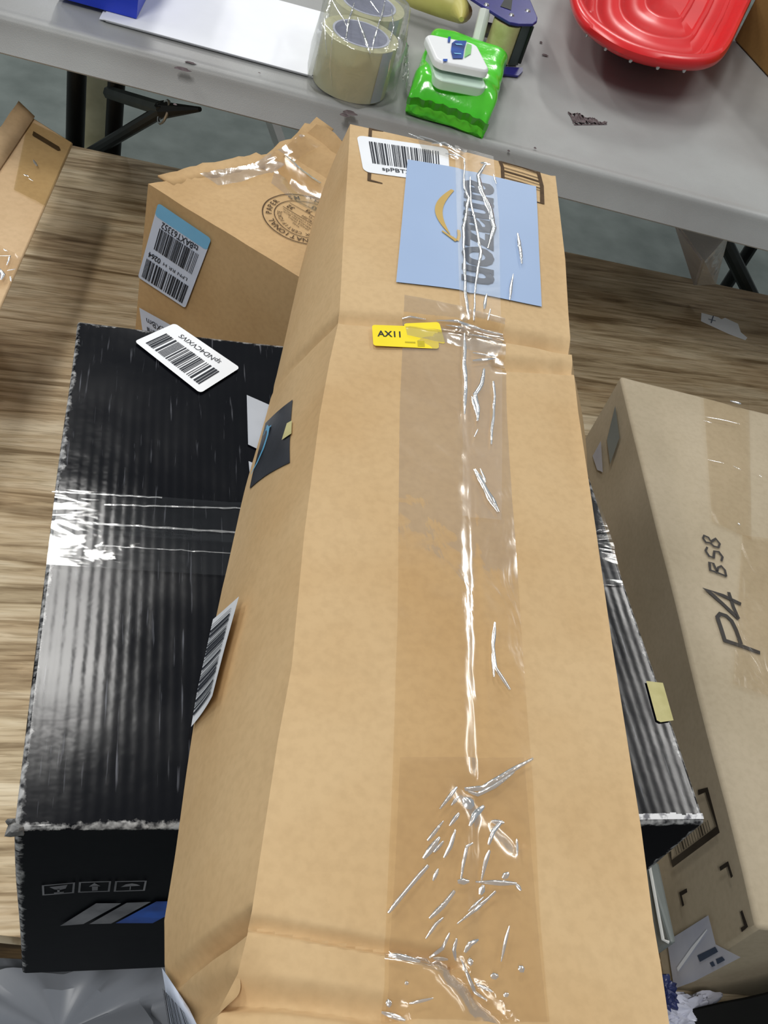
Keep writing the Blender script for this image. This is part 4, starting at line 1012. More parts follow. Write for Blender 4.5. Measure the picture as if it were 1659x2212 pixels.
for f in [(4, 3, 2, 1, 0), (5, 6, 7, 8, 9)] + [(i, (i + 1) % 5, 5 + (i + 1) % 5, 5 + i) for i in range(5)]: bm.faces.new([vv[i] for i in f])
bmesh.ops.recalc_face_normals(bm, faces=bm.faces[:])
mb = MB(); bm.verts.index_update(); mb.add([v.co.copy() for v in bm.verts], [tuple(v.index for v in f.verts) for f in bm.faces]); bm.free()
mb.build('body', M['kraft3'], left, bevel=0.004); LBV = mb.bvh()
# the carton it rests on stands just outside the picture
und = thing('support_carton', 'kraft carton standing under the shallow carton at the left edge', 'box', (-0.33, 1.05, 0))
zt = LZ - LH - 0.002
carton_mesh([V(-0.47, 0.93, 0), V(-0.185, 0.93, 0), V(-0.185, 1.17, 0), V(-0.47, 1.17, 0)], [V(-0.47, 0.93, zt), V(-0.185, 0.93, zt), V(-0.185, 1.17, zt), V(-0.47, 1.17, zt)], 6, 0.0006, 6).build('body', M['kraft2'], und, bevel=0.003)
mb = MB(); k = 14; t_, b2 = [], []
for i in range(k + 1):
    t = i / k; q = c1.lerp(c0_, t * 0.85)
    b2.append(q + V(0.012, -0.012, 0.0005)); t_.append(q + V(-0.012, 0.006, 0.010 + 0.004 * noise.noise(V(t * 6, 1, 1))))
mb.add(b2 + t_, [(i, i + 1, k + 2 + i, k + 1 + i) for i in range(k)])
o = mb.build('raised_flap', M['kraft3'], left); sol = o.modifiers.new('thick', 'SOLIDIFY'); sol.thickness = 0.003
def topstrip(name, px, z, m, parent, n=14, amp=0.0012, off=0.0012, fr=70, seed=0):
    P = [at(x, y, z) for x, y in px]; mb = MB(); vs = []
    for j in range(n + 1):
        for i in range(n + 1):
            u, v = i / n, j / n
            q = P[0] * (1 - u) * (1 - v) + P[1] * u * (1 - v) + P[2] * u * v + P[3] * (1 - u) * v
            vs.append(q + V(0, 0, off + amp * (1 + noise.noise(V(q.x * fr, q.y * fr, seed)))))
    mb.add(vs, [(j * (n + 1) + i, j * (n + 1) + i + 1, (j + 1) * (n + 1) + i + 1, (j + 1) * (n + 1) + i) for j in range(n) for i in range(n)])
    return mb.build(name, m, parent, sharp=0)
topstrip('packing_tape', [(30, 412), (98, 448), (158, 310), (60, 262)], LZ, M['tape_film'], left)
topstrip('packing_tape', [(-60, 640), (18, 618), (46, 560), (-60, 500)], LZ, M['tape_wet'], left, 18, 0.002, seed=3)
ridges('tape_wrinkles', [([(72, 352), (80, 366)], 9), ([(52, 384), (62, 388)], 8), ([(62, 392), (72, 398)], 5), ([(0, 560), (22, 560), (14, 580)], 6), ([(-4, 585), (6, 600), (2, 612)], 12), ([(16, 592), (34, 588)], 6), ([(22, 604), (24, 615)], 8), ([(8, 545), (16, 550)], 5)], LBV, M['ridge'], left, nrm=V(0, 0, 1), base=0.0050)
mb = MB(); mb.add([at(*p, LZ + 0.0015) for p in [(72, 283), (128, 317), (131, 324), (125, 325), (70, 292)]], [(0, 1, 2, 3, 4)])
mb.build('scuff_mark', M['ink_brown'], left, smooth=False)

# ================================================================== BEIGE CARTON right
GZ = 0.19
q1, q2 = at(1340, 812, GZ), at(1640, 2004, GZ)
gd = (q1 - q2); gd.z = 0; gd.normalize(); ga = V(gd.y, -gd.x, 0)
GW = 0.36
beige = thing('beige_carton', 'long beige carton marked P4 BS8 in black marker, right of the black carton', 'box', ((q1.x + q2.x) / 2 + 0.18, (q1.y + q2.y) / 2, 0))
q1b = at(1700, 903, GZ); back_dir = (q1b - q1).normalized()
b1 = q1 + back_dir * (GW); b0 = q2 + ga * GW
tp4 = [q2, b0, b1, q1]
gm = carton_mesh([dn(p) for p in tp4], tp4, 12, 0.0022, 7, 3)
gm.build('body', M['beige'], beige, bevel=0.004)
GLN = -ga
def gl_(px, py, o_=0.0028): return onplane(px, py, q2 + GLN * o_, GLN)
def gt(px, py, o_=0.0026): return at(px, py, GZ + o_)
def crop(o_, s, pts): return [(o_[0] + x / s, o_[1] + y / s) for x, y in pts]
mb = MB()
HW = []
P4 = [([(1530, 1960), (1290, 1870), (1050, 1790), (990, 1600), (945, 1470), (985, 1425), (1070, 1455), (1140, 1520), (1200, 1640), (1270, 1840)], 62),
      ([(1240, 1500), (1020, 1290), (800, 1095), (1030, 1180), (1270, 1295)], 62), ([(1235, 1490), (1165, 1330), (1100, 1130)], 52)]
BS8 = [([(1070, 915), (960, 870), (850, 830), (838, 725), (890, 738), (945, 850)], 32), ([(945, 850), (955, 795), (1000, 775), (1050, 830), (1068, 915)], 32),
       ([(1000, 705), (1018, 650), (965, 580), (905, 572), (895, 660), (835, 640), (785, 565), (810, 515)], 32),
       ([(850, 460), (790, 450), (750, 395), (765, 358), (825, 385), (862, 440), (925, 402), (980, 470), (960, 520), (900, 505), (850, 458)], 30)]
for pts, w in P4 + BS8:
    pp_ = crop((1400, 1100), 6.32, pts)
    ww = (gt(pp_[0][0], pp_[0][1]) - gt(pp_[0][0] + w / 6.32, pp_[0][1])).length
    ribbon(mb, [gt(*p) for p in pp_], ww * 0.82)
mb.build('marker_writing', M['marker'], beige, smooth=False, label='black marker writing P4 BS8')
mb = MB()
def g_r(pts, w): ribbon(mb, [gl_(*p) for p in pts], w, nrm=GLN)
def g_m(name, *a):
    global mb
    mb = MB()
    for pts, w in a: g_r(pts, w)
    mb.build(name, M['marker'], beige, smooth=False)
g_m('printed_frame', ([(1508, 1712), (1526, 1706), (1551, 1792), (1452, 1866), (1447, 1840)], 0.0055))
for q in ([(1555, 1877), (1572, 1866), (1581, 1895)], [(1484, 1923), (1470, 1931), (1476, 1957)], [(1601, 1968), (1612, 2001), (1601, 2009)]): g_m('printed_bracket', (q, 0.004))
mb = MB()
rnd = random.Random(4)
for i in range(15):
    t = i / 14; x, y = 1462 + 72 * t, 1846 - 52 * t
    g_r([(x - 6 - 0, y - 22), (x, y)], rnd.choice([0.001, 0.0016, 0.0026]))
mb.build('barcode', M['marker'], beige, smooth=False)
# small label stuck low on the far part of the left face
mb = MB(); mb.add([gl_(*p) for p in [(1329, 876), (1338, 945), (1318, 1003), (1311, 950)]], [(0, 1, 2, 3)]); lab = mb.build('small_label', M['grey_case'], beige, smooth=False, label='small grey label on the side face')
mb = MB(); mb.add([gl_(*p) for p in [(1280, 985), (1298, 952), (1302, 1020), (1290, 1015)]], [(0, 1, 2, 3)]); mb.build('small_label', M['pouch'], beige, smooth=False)
# tape over the lid
def gstrip(name, px, m, amp, seed, n=16): return topstrip(name, px, GZ, m, beige, n, amp, 0.0034, 60, seed)
gstrip('packing_tape', [(1535, 1130), (1620, 1170), (1615, 862), (1515, 835)], M['tape'], 0.0006, 5)
gstrip('packing_tape', [(1580, 1480), (1800, 1560), (1760, 1180), (1600, 1160)], M['tape'], 0.0006, 9)
ridges('tape_wrinkles', [([(1577, 864), (1588, 869), (1598, 870)], 14), ([(1520, 905), (1560, 913), (1594, 921)], 4), ([(1517, 914), (1534, 919)], 5), ([(1525, 998), (1560, 1006)], 3), ([(1580, 1012), (1596, 1020)], 5), ([(1590, 1135), (1594, 1140)], 6), ([(1637, 1032), (1641, 1036)], 6)], gm.bvh(), M['ridge'], beige, nrm=V(0, 0, 1), base=0.0050)
# label pouch wrapped round the near end
mb = MB(); mb.add([gl_(*p, 0.0034) for p in [(1441, 2033), (1530, 1977), (1546, 2040), (1600, 2068), (1500, 2120), (1456, 2136)]], [(0, 1, 2, 3, 4, 5)])
lab = mb.build('label_pouch', M['pouch'], beige, smooth=False, label='crinkled whitish label pouch')
mb = MB()
for pts in ([(1506, 2064), (1545, 2045), (1551, 2056), (1512, 2078)], [(1533, 2080), (1540, 2076), (1545, 2086), (1538, 2089)], [(1546, 2072), (1560, 2066), (1566, 2074), (1550, 2083)]):
    mb.add([gl_(*p, 0.0042) for p in pts], [(0, 1, 2, 3)])
mb.build('printed_block', M['slate'], lab, smooth=False)
mb = MB(); ribbon(mb, [gl_(*p, 0.0046) for p in [(1463, 2095), (1495, 2050), (1527, 2008)]], [0.004, 0.004, 0.001], nrm=GLN); mb.build('crease', M['label'], lab, smooth=False)

# grey flat case wedged between the black and the beige carton
case = thing('flat_grey_case', 'flat grey case with pale metal edge wedged between black and beige cartons', 'case', (0.6, 0.3, 0))
k0, k1 = at(1396, 1862, 0.075), at(1449, 2036, 0.075); k2, k3 = at(1424, 1862, 0.075), at(1462, 2036, 0.075)
mb = MB(); mb.hexa([dn(k1), dn(k3), dn(k2), dn(k0)], [k1, k3, k2, k0]); mb.build('shell', M['grey_case'], case, smooth=False, bevel=0.003)
mb = MB(); zz = V(0, 0, 0.0025); mb.tube([at(1400, 1868, 0.075) + zz, at(1430, 2032, 0.075) + zz, at(1442, 2037, 0.075) + zz], 0.0018, 6); mb.build('metal_edge', M['bright_edge'], case)

# ------------------------------------------------------------------ crumpled mailer bag low at right
def crumple(c, sx, sy, sz, m, name, parent, seed, f=6, a=0.25, n=26):
    c = Vector(c); mb = MB(); vs = []
    for j in range(n + 1):
        th = math.pi * j / n
        for i in range(2 * n):
            ph = math.pi * i / n
            d = V(math.sin(th) * math.cos(ph), math.sin(th) * math.sin(ph), math.cos(th))
            e_ = 0.6
            d = V(math.copysign(abs(d.x) ** e_, d.x), math.copysign(abs(d.y) ** e_, d.y), math.copysign(abs(d.z) ** e_, d.z))
            k = 1 + a * (abs(noise.noise(d * f * 0.4 + V(seed, 0, 0))) * 1.4 - 0.4) + a * 0.5 * abs(noise.noise(d * f + V(0, seed, 0)))
            vs.append(c + V(d.x * sx * k, d.y * sy * k, d.z * sz * k))
    fs = [(j * 2 * n + i, (j + 1) * 2 * n + i, (j + 1) * 2 * n + (i + 1) % (2 * n), j * 2 * n + (i + 1) % (2 * n)) for j in range(n) for i in range(2 * n)]
    mb.add(vs, fs); return mb.build(name, m, parent, sharp=40)
mc_ = at(1478, 2150, 0.02)
mc_ = mc_ + V(-0.004, -0.006, 0)
ml = thing('poly_mailer', 'crumpled white and navy plastic mailer by the near end of the beige carton', 'mailer', (mc_.x, mc_.y, -0.05))
crumple(mc_ + V(-0.004, -0.012, 0.004), 0.034, 0.016, 0.016, M['mailer'], 'film', ml, 3, 7, 0.4)
crumple(mc_ + V(-0.030, 0.006, 0.012), 0.012, 0.016, 0.016, M['mailer_blue'], 'navy_print', ml, 5, 7, 0.4)
# dark sack standing on the floor at the bottom right
def onfront(px, py, o_): return onplane(px, py, q2 - gd * o_, gd)
k0_, k1_ = onfront(1425, 2196, 0.030), onfront(1720, 2052, 0.030)
sk = thing('black_sack', 'plain black plastic sack standing on the floor before the near end of the beige carton', 'sack', (0.75, 0.12, FZ))
dny = V(0.02, -0.24, -0.03)
tops_ = [k0_ + dny, k1_ + dny + V(0.16, 0, -0.04), k1_ + V(0.16, 0, 0.03), k0_]
bots_ = [V(p.x, p.y - (0.22 if i > 1 else 0.16), FZ) for i, p in enumerate(tops_)]
carton_mesh(bots_, tops_, 12, 0.005, 11, 2).build('film', M['bagblack'], sk, bevel=0.004)
# white bag on the floor at the lower left
bgc = at(150, 2190, -0.25)
wb = thing('plastic_bag', 'crumpled greyish white plastic bag on the floor below the black carton', 'bag', (bgc.x, bgc.y, FZ))
crumple(V(bgc.x - 0.01, bgc.y - 0.02, -0.335), 0.27, 0.16, 0.10, M['bag'], 'film', wb, 2, 5, 0.35, 40)

# ================================================================== THINGS ON THE TABLE
# paper stack
ps_ = thing('paper_stack', 'stack of white paper sheets under the blue bin on the table', 'paper', at(450, 90, TZ))
for k in range(4):
    rr = random.Random(k); d = V(rr.uniform(-1, 1), rr.uniform(-1, 1), 0) * 0.006
    z0 = TZ + 0.0014 + 0.0012 * k
    qs = [at(221, 50, TZ), at(672, 172, TZ), at(703, 38, TZ), at(285, -75, TZ)]
    qs = [V(q.x, q.y, z0) + (d if k < 3 else V(0, 0, 0)) for q in qs]
    mb = MB(); mb.hexa(qs, [q + V(0, 0, 0.0009) for q in qs]); mb.build('sheet', M['paper'], ps_, smooth=False)
# blue bin
bb = thing('blue_bin', 'blue plastic bin with straight sides standing on the white paper', 'bin', at(240, 0, TZ))
z0 = TZ + 0.0068
A = at(296, 43, z0); B = at(120, -5, z0); dirx = (A - B).normalized(); diry = V(-dirx.y, dirx.x, 0)
ol = [B, A, A + diry * 0.22, B + diry * 0.22]
def ins(P, k, z):
    c = sum(P, V(0, 0, 0)) / len(P); return [V(c.x + (p.x - c.x) * k, c.y + (p.y - c.y) * k, z) for p in P]
mb = MB(); mb.loops([ins(ol, 0.98, z0), ins(ol, 1.04, z0 + 0.11), ins(ol, 1.06, z0 + 0.11), ins(ol, 1.06, z0 + 0.118), ins(ol, 1.0, z0 + 0.118), ins(ol, 0.94, z0 + 0.008)], True, True)
mb.build('body', M['blue'], bb, smooth=False, bevel=0.003)
# tape rolls
pL, pR_ = at(685, 140, TZ + 0.03), at(847, 165, TZ + 0.03)
rr_ = (pR_ - pL).length / 2 * 0.97
fpt = at(762, 224, TZ); rc = V((pL.x + pR_.x) / 2, 0, 0); rc = V(rc.x, fpt.y + rr_ * 0.98, TZ)
dirb = V(0.22, 1, 0).normalized()
tape_h = 0.072
for k in range(2):
    c = rc + dirb * (2 * rr_ + 0.003) * k
    t = thing('tape_roll', ['roll of clear amber packing tape at the table front, beside the wipes', 'second roll of clear packing tape, behind the front roll'][k], 'tape', (c.x, c.y, TZ), 'packing tape rolls in one clear wrap')
    mb = MB(); mb.lathe(V(c.x, c.y, TZ + 0.0015), [(rr_, 0), (rr_, tape_h), (rr_ * 0.76, tape_h), (rr_ * 0.76, 0)], 56); mb.build('tape', M['roll'], t, sharp=40)
    mb = MB(); mb.lathe(V(c.x, c.y, TZ + 0.0015), [(rr_ * 0.757, 0), (rr_ * 0.757, tape_h + 0.0006), (rr_ * 0.70, tape_h + 0.0006), (rr_ * 0.70, 0)], 48); mb.build('core', M['core'], t, sharp=40)
    mb = MB(); vs = []
    for i in range(7):
        a = math.radians(-62 + 22 * i / 6)
        for z in (0.001, tape_h): vs.append(V(c.x + math.cos(a) * (rr_ + 0.0008), c.y + math.sin(a) * (rr_ + 0.0008), TZ + 0.0015 + z))
    mb.add(vs, [(2 * i, 2 * i + 2, 2 * i + 3, 2 * i + 1) for i in range(6)]); mb.build('tape_end', M['print_grey'], t)
wr = thing('shrink_wrap', 'loose crinkled clear film wrapped round the packing tape rolls', 'wrap', (rc.x, rc.y, TZ))
mb = MB(); Ls = []
n = 80
def stad(k, z, infl):
    out = []
    for i in range(n):
        a = 2 * math.pi * i / n
        c = rc + dirb * (2 * rr_ + 0.003) if math.sin(a) > 0 else rc
        r = rr_ * infl + 0.008
        q = V(c.x + math.cos(a) * r, c.y + math.sin(a) * r, z)
        out.append(q + V(math.cos(a), math.sin(a), 0) * 0.005 * (0.6 + noise.noise(V(q.x * 40, q.y * 40, z * 40))) + V(0, 0, 0.003 * noise.noise(V(q.x * 50, q.y * 50, 3))))
    return out
for z, i_ in ((TZ + 0.004, 1.0), (TZ + 0.02, 1.01), (TZ + 0.05, 1.01), (TZ + 0.0745, 1.0), (TZ + 0.0805, 0.92), (TZ + 0.081, 0.7), (TZ + 0.0800, 0.45), (TZ + 0.0805, 0.2)): Ls.append(stad(0, z, i_))
mb.loops(Ls, False, True); mb.build('film', M['film'], wr, sharp=0)
WB = mb.bvh()
ridges('film_wrinkles', [([(764, 8), (752, 50), (746, 90)], 7), ([(772, 40), (786, 80), (800, 118)], 9), ([(832, 0), (822, 40), (808, 84), (804, 110)], 6), ([(716, 0), (740, 40), (750, 62)], 5), ([(700, 40), (706, 120)], 4), ([(845, 20), (850, 60), (836, 106)], 5),
        ([(720, 60), (712, 140), (716, 190)], 3), ([(842, 130), (836, 170)], 4), ([(800, 4), (818, 30)], 5)], WB, M['ridge'], wr, base=0.0016, nrm=V(0, -0.4, 0.9))
mb = MB(); vs = []; nn = 26
for j in range(nn + 1):
    for i in range(nn + 1):
        u, v = i / nn, j / nn
        q = rc + V(rr_ * 1.06 + 0.009 + 0.014 * u, -0.030 + 0.150 * v, 0)
        z = TZ + 0.006 + (0.046 - 0.030 * u) * (0.75 + 0.25 * math.sin(v * 3)) + 0.014 * noise.noise(V(u * 5, v * 9, 4)) + 0.006 * noise.noise(V(u * 14, v * 22, 9))
        vs.append(V(q.x + 0.006 * noise.noise(V(v * 8, u * 3, 1)) + 0.018 * v, q.y, max(TZ + 0.003, z)))
mb.add(vs, [(j * (nn + 1) + i, j * (nn + 1) + i + 1, (j + 1) * (nn + 1) + i + 1, (j + 1) * (nn + 1) + i) for j in range(nn) for i in range(nn)])
mb.build('crumpled_end', M['film'], wr, sharp=0)
# wipes pack
wn, wn2, wf2, wf = at(868, 243, TZ), at(1048, 300, TZ), at(1078, 162, TZ), at(927, 110, TZ)
wax = ((wf + wf2) / 2 - (wn + wn2) / 2); wl = wax.length; wax.normalize(); wac = V(wax.y, -wax.x, 0)
wc0 = (wn + wn2) / 2; hw = (wn2 - wn).length / 2 * 0.98
wp = thing('wipes_pack', 'green soft pack of wipes with a white flip lid at the table front', 'wipes', (wc0.x, wc0.y, TZ))
WH = 0.052
mb = MB(); Ls = []; nc = 40
for j in range(31):
    t = j / 30
    e_ = min(1, (t + 0.0) / 0.16) if t < 0.5 else min(1, (1 - t) / 0.16)
    prof_ = math.sin(e_ * math.pi / 2) ** 0.6
    h = 0.003 + (WH - 0.003) * prof_; w = hw * (0.96 + 0.04 * prof_)
    ring = []
    for i in range(nc):
        a = 2 * math.pi * i / nc; ca, sa_ = math.cos(a), math.sin(a); ex = 0.42
        x = math.copysign(abs(ca) ** ex, ca) * w; z = (math.copysign(abs(sa_) ** ex, sa_) + 1) / 2 * h
        q = wc0 + wax * (wl * t) + wac * x + V(0, 0, z + 0.001)
        d = rnd3(q, 38, 0.0030) if z > 0.004 else V(0, 0, 0)
        if t in (0.0,): d += wax * 0.004 * math.sin(i * 1.3)
        ring.append(q + d)
    Ls.append(ring)
mb.loops(Ls, True, True); mb.build('film_pouch', M['green'], wp, sharp=0)
mb = MB(); vs = []   # crimped front seal
for i in range(25):
    u = -1 + 2 * i / 24; q = wc0 + wac * hw * u * 0.98 - wax * 0.003
    for k, z in ((0, 0.014), (1, 0.03)): vs.append(q + V(0, 0, z + 0.005 * (1 - u * u)) - wax * (0.012 * k + 0.003 * math.sin(i * 1.7)))
mb.add(vs, [(2 * i, 2 * i + 2, 2 * i + 3, 2 * i + 1) for i in range(24)]); mb.build('end_seal', M['green'], wp)
def rsq(c, ux, uy, sx, sy, r, z0, z1, tilt=0.0):
    out0, out1 = [], []
    for cx_, cy_, a0 in ((sx - r, sy - r, 0), (-sx + r, sy - r, 90), (-sx + r, -sy + r, 180), (sx - r, -sy + r, 270)):
        for k in range(7):
            a = math.radians(a0 + 15 * k); x, y = cx_ + r * math.cos(a), cy_ + r * math.sin(a)
            q = c + ux * x + uy * y + V(0, 0, tilt * (sy - y)); out0.append(q + V(0, 0, z0)); out1.append(q + V(0, 0, z1))
    return out0, out1
lz = TZ + WH
lc = at(985, 140, lz + 0.008)
lx = (at(1048, 118, lz) - at(935, 95, lz)); lx.z = 0; lw = lx.length / 2 * 1.0; lx.normalize(); ly = V(-lx.y, lx.x, 0)
lbc = V(lc.x, lc.y, 0) - ly * 0.008
o0, o1 = rsq(V(lbc.x, lbc.y, lz), lx, ly, lw * 0.92, lw * 1.08, 0.012, -0.008, 0.006)
mb = MB(); mb.loops([o0, o1], True, True); base_o = mb.build('lid_base', M['lid_base'], wp, sharp=40, bevel=0.0015)
ltc = V(lc.x, lc.y, 0) + ly * 0.012
o0, o1 = rsq(V(ltc.x, ltc.y, lz + 0.006), lx, ly, lw * 0.98, lw * 1.16, 0.014, 0.0, 0.009, 0.06)
o2, o3 = rsq(V(ltc.x, ltc.y, lz + 0.006), lx, ly, lw * 0.92, lw * 1.10, 0.012, 0.0, 0.0125, 0.06)
mb = MB(); mb.loops([o0, o1, o3], True, True); lid_o = mb.build('flip_lid', M['lid'], wp, sharp=40, bevel=0.001)
ltn = (V(0, 0, 1) + ly * 0.06).normalized()
ltp = V(ltc.x, ltc.y, lz + 0.006 + 0.0128 + 0.06 * lw * 1.10)
def lt(px, py): return onplane(px, py, ltp + ltn * 0.0012, ltn)
mb = MB()
for pts in ([(976, 93), (984, 87), (1008, 88), (1003, 105), (1000, 126), (978, 126), (974, 110)], [(968, 79), (974, 79), (972, 91), (967, 91)], [(957, 127), (967, 127), (966, 132), (957, 132)]):
    mb.add([lt(*p) for p in pts], [tuple(range(len(pts)))])
mb.build('blue_emblem', M['print_blue'], lid_o, smooth=False)
mb = MB()
for pts in ([(1009, 93), (1019, 97), (1017, 116), (1003, 124), (1005, 108)],):
    mb.add([lt(*p) for p in pts], [tuple(range(len(pts)))])
mb.build('green_emblem', M['lime'], lid_o, smooth=False)
mb = MB(); ribbon(mb, [lt(*p) + ltn * 0.0006 for p in [(984, 96), (998, 97)]], 0.0045, nrm=ltn); mb.build('emblem_lettering', M['label_band'], lid_o, smooth=False); mb = MB(); ribbon(mb, [lt(*p) + ltn * 0.0006 for p in [(981, 116), (996, 117)]], 0.0035, nrm=ltn)
mb.build('emblem_lettering', M['label_band'], lid_o, smooth=False)
# tape gun lying on its side
tg = thing('tape_gun', 'navy and pale yellow hand tape dispenser with cream tape behind the wipes', 'tape dispenser', at(1090, 120, TZ))
PZ = TZ + 0.066
plate = [(1013, 0), (1076, 41), (1100, 55), (1117, 58), (1150, 58), (1158, 52), (1159, 44), (1141, 0), (1120, -50), (990, -60)]
mb = MB(); mb.prism([at(x, y, PZ) for x, y in plate][::-1], V(0, 0, 0.005)); mb.build('side_plate', M['navy'], tg, smooth=False, bevel=0.0015)
mb = MB(); mb.prism([at(x, y, PZ + 0.0054) for x, y in [(1081, 14), (1090, -2), (1107, -2), (1104, 22)]][::-1], V(0, 0, 0.0004)); mb.build('window', M['metal_black'], tg, smooth=False)
for x, y in ((1051, 11), (1105, 33), (1140, 24)):
    mb = MB(); c = at(x, y, PZ + 0.005); mb.lathe(c, [(0.0001, 0.0032), (0.003, 0.0024), (0.0045, 0), (0.0001, 0)], 12); mb.build('rivet', M['steel'], tg)
mb = MB(); a = at(1074, 52, PZ - 0.004); b = at(1120, 60, PZ - 0.004); rad = (b - a).length * 0.62
cR = V((a.x + b.x) / 2 + 0.004, (a.y + b.y) / 2 + rad * 0.75, TZ)
mb.lathe(cR, [(rad, 0.004), (rad, PZ - TZ - 0.003), (rad * 0.5, PZ - TZ - 0.003), (rad * 0.5, 0.004)], 40); mb.build('tape', M['masking'], tg, sharp=40)
mb = MB(); ba = [at(1128, 56, PZ), at(1149, 56, PZ)]; q = [V(p.x, p.y, TZ + 0.003) for p in ba]
mb.hexa([q[0], q[1], q[1] + V(0.002, 0.012, 0), q[0] + V(0.002, 0.012, 0)], [ba[0], ba[1], ba[1] + V(0.002, 0.012, 0), ba[0] + V(0.002, 0.012, 0)])
mb.build('bracket', M['metal_grey'], tg, smooth=False)
mb = MB(); mb.tube([ba[1] + V(0.001, -0.001, 0), q[1] + V(0.001, -0.001, 0.004)], 0.0026, 6); mb.build('serrated_blade', M['metal_black'], tg)
mb = MB(); f0 = [at(x, y, TZ + 0.002) for x, y in [(1080, 163), (1118, 167), (1128, 158), (1128, 150), (1090, 148)]]; mb.prism(f0, V(0, 0, 0.003)); mb.build('side_plate', M['navy'], tg, smooth=False)
mb = MB(); mb.tube([V(*at(1048, 45, PZ)[:2], TZ + 0.013), at(1048, 22, PZ)], 0.009, 12); mb.build('roller', M['bright_edge'], tg)
mb = MB(); mb.tube([at(1030, 60, TZ + 0.03), at(1058, 66, TZ + 0.03)], 0.012, 4); mb.build('tongue', M['steel'], tg, smooth=False)
hz = TZ + 0.035
mb = MB(); hp = [at(860, -30, hz), at(905, -12, hz), at(950, 4, hz), at(985, 14, hz), at(998, 28, hz), at(997, 42, hz)]
mb.tube(hp, [0.020, 0.022, 0.022, 0.023, 0.017, 0.004], 16); mb.build('grip', M['grip'], tg, sharp=60)
# red basin
rb = thing('red_basin', 'red plastic basin with ribbed inside and rolled rim on the grey table', 'basin', at(1440, 60, TZ))
RZ = TZ + 0.085
rim = [(1236, -40), (1238, 4), (1256, 40), (1290, 70), (1340, 101), (1400, 122), (1460, 133), (1515, 136), (1552, 127), (1574, 104), (1592, 68), (1608, 34), (1626, -6), (1650, -80), (1668, -170), (1650, -260), (1580, -310), (1450, -310), (1330, -260), (1262, -150)]
P = [at(x, y, RZ) for x, y in rim]
# closed smooth outline
def smooth_closed(P, k=4):
    out = []; n = len(P)
    for i in range(n):
        p0, p1, p2, p3 = P[i - 1], P[i], P[(i + 1) % n], P[(i + 2) % n]
        for j in range(k):
            t = j / k
            out.append(0.5 * ((2 * p1) + (p2 - p0) * t + (2 * p0 - 5 * p1 + 4 * p2 - p3) * t * t + (3 * p1 - p0 - 3 * p2 + p3) * t ** 3))
    return out
S = smooth_closed(P); cen = sum(S, V(0, 0, 0)) / len(S)
def sl_(k, z): return [V(cen.x + (p.x - cen.x) * k, cen.y + (p.y - cen.y) * k, RZ + z) for p in S]
bz = TZ - RZ
loops = [sl_(0.50, bz + 0.001), sl_(0.54, bz + 0.006), sl_(0.86, -0.034), sl_(0.96, -0.020), sl_(0.985, -0.014), sl_(1.0, -0.008), sl_(1.0, 0.0), sl_(0.985, 0.005), sl_(0.95, 0.006), sl_(0.925, 0.002), sl_(0.905, -0.010), sl_(0.885, -0.020), sl_(0.86, -0.026)]
loops += [sl_(0.835, -0.034), sl_(0.81, -0.040), sl_(0.76, -0.042), sl_(0.74, -0.038), sl_(0.70, -0.038), sl_(0.67, -0.044), sl_(0.55, -0.046), sl_(0.53, -0.042), sl_(0.49, -0.042), sl_(0.46, -0.048), sl_(0.30, -0.050), sl_(0.28, -0.046), sl_(0.24, -0.046), sl_(0.22, -0.050), sl_(0.05, -0.051)]
mb = MB(); mb.loops(loops, True, True); mb.build('bowl', M['red'], rb, sharp=50)
for i in list(range(10, 30, 4)) + [40, 45]:
    mb = MB(); q = sl_(0.975, -0.013)[i]; mb.lathe(V(q.x, q.y, q.z - 0.004), [(0.0001, 0.004), (0.0025, 0.003), (0.003, 0), (0.002, -0.003), (0.0001, -0.003)], 8, False); mb.build('clip', M['steel'], rb)
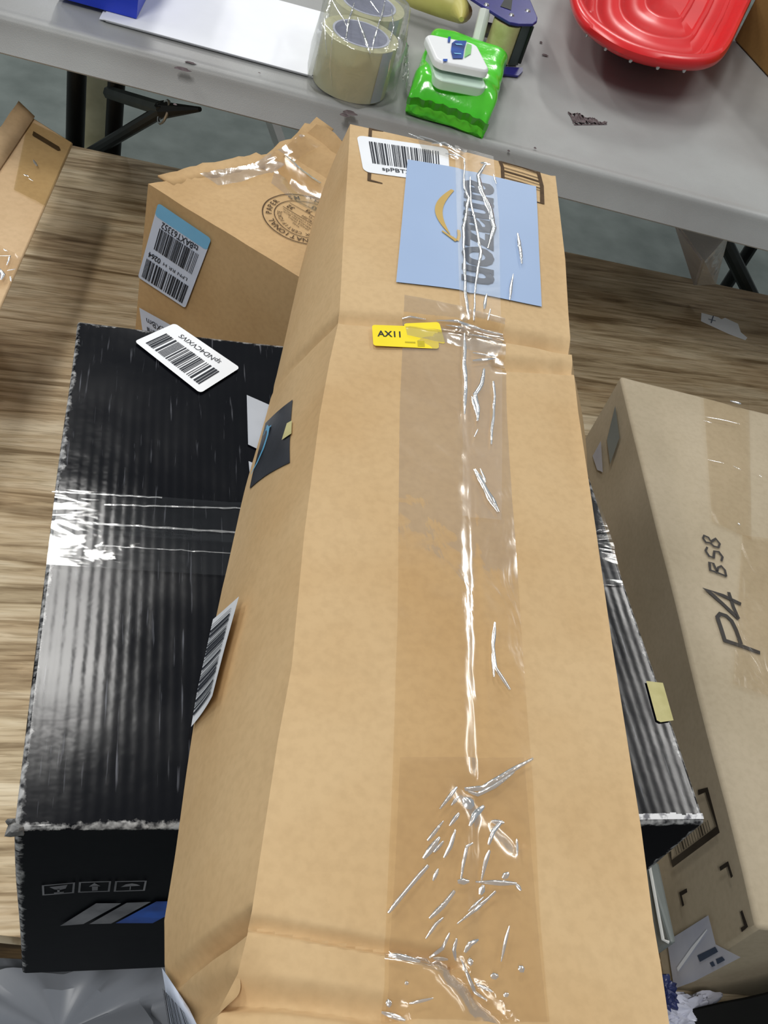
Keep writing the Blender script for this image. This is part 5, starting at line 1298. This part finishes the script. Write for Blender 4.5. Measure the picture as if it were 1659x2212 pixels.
# brown carton behind the basin at the right
e0, e1 = at(1560, 62, TZ), at(1700, 212, TZ)
ev = (e1 - e0); ev.z = 0; ed_ = ev.normalized(); en = V(-ed_.y, ed_.x, 0)
if en.y < 0: en = -en
e0 = e0 + ed_ * 0.05
ec = thing('brown_carton', 'dark brown carton at the right end of the table beside the red basin', 'box', (e0.x + 0.15, e0.y, TZ))
bb4 = [e0, e0 + ed_ * 0.40, e0 + ed_ * 0.40 + en * 0.3, e0 + en * 0.3]
carton_mesh([q + V(0, 0, 0.001) for q in bb4], [q + V(0, 0, 0.24) for q in bb4], 5, 0.002, 7).build('body', M['brown'], ec, bevel=0.003)
# white label scrap on the plywood
sp = [(1515, 676), (1552, 686), (1558, 690), (1566, 687), (1594, 700), (1600, 718), (1614, 730), (1610, 735), (1575, 722), (1514, 694)]
scp = thing('label_scrap', 'torn white label scrap lying on the bare plywood at right', 'label', at(1560, 700, 0.001))
mb = MB(); mb.prism([at(x, y, 0.0008) for x, y in sp], V(0, 0, 0.0006)); mb.build('paper', M['label'], scp, smooth=False)
pz = Patch([at(1528, 700, 0.0016), at(1545, 704, 0.0016), at(1549, 688, 0.0016), at(1532, 683, 0.0016)], None, 0.0006, V(0, 0, 1))
mb = MB(); ribbon(mb, [at(*p, 0.0022) for p in [(1541, 682), (1536, 698)]], 0.002); ribbon(mb, [at(*p, 0.0022) for p in [(1530, 689), (1546, 693)]], 0.002); mb.build('printed_mark', M['slate'], scp, smooth=False)
# plastic-wrapped scrap of card standing under the table
hp = thing('wrapped_card_scrap', 'cardboard scrap in shiny clear plastic standing under the table edge at right', 'scrap', (1.1, 1.5, 0))
yb = 1.50
def hy(px, py, y): r = ray(px, py); return CAM + r * (y / r.y)
mb = MB(); a, b, c, d, e_ = hy(1458, 480, 1.46), hy(1568, 500, 1.44), hy(1540, 610, 1.50), hy(1500, 612, 1.52), hy(1515, 560, 1.40)
mb.add([a, b, c, d, e_], [(0, 4, 3), (0, 1, 4), (1, 2, 4), (4, 2, 3)])
o = mb.build('card', M['pouch'], hp, smooth=False); sol = o.modifiers.new('thick', 'SOLIDIFY'); sol.thickness = 0.004
mb = MB(); dl = V(0, -0.012, 0.004); mb.add([p + dl for p in (a, b, c, d, e_)], [(0, 4, 3), (0, 1, 4), (1, 2, 4), (4, 2, 3)]); mb.build('film', M['film_hazy'], hp, smooth=False)
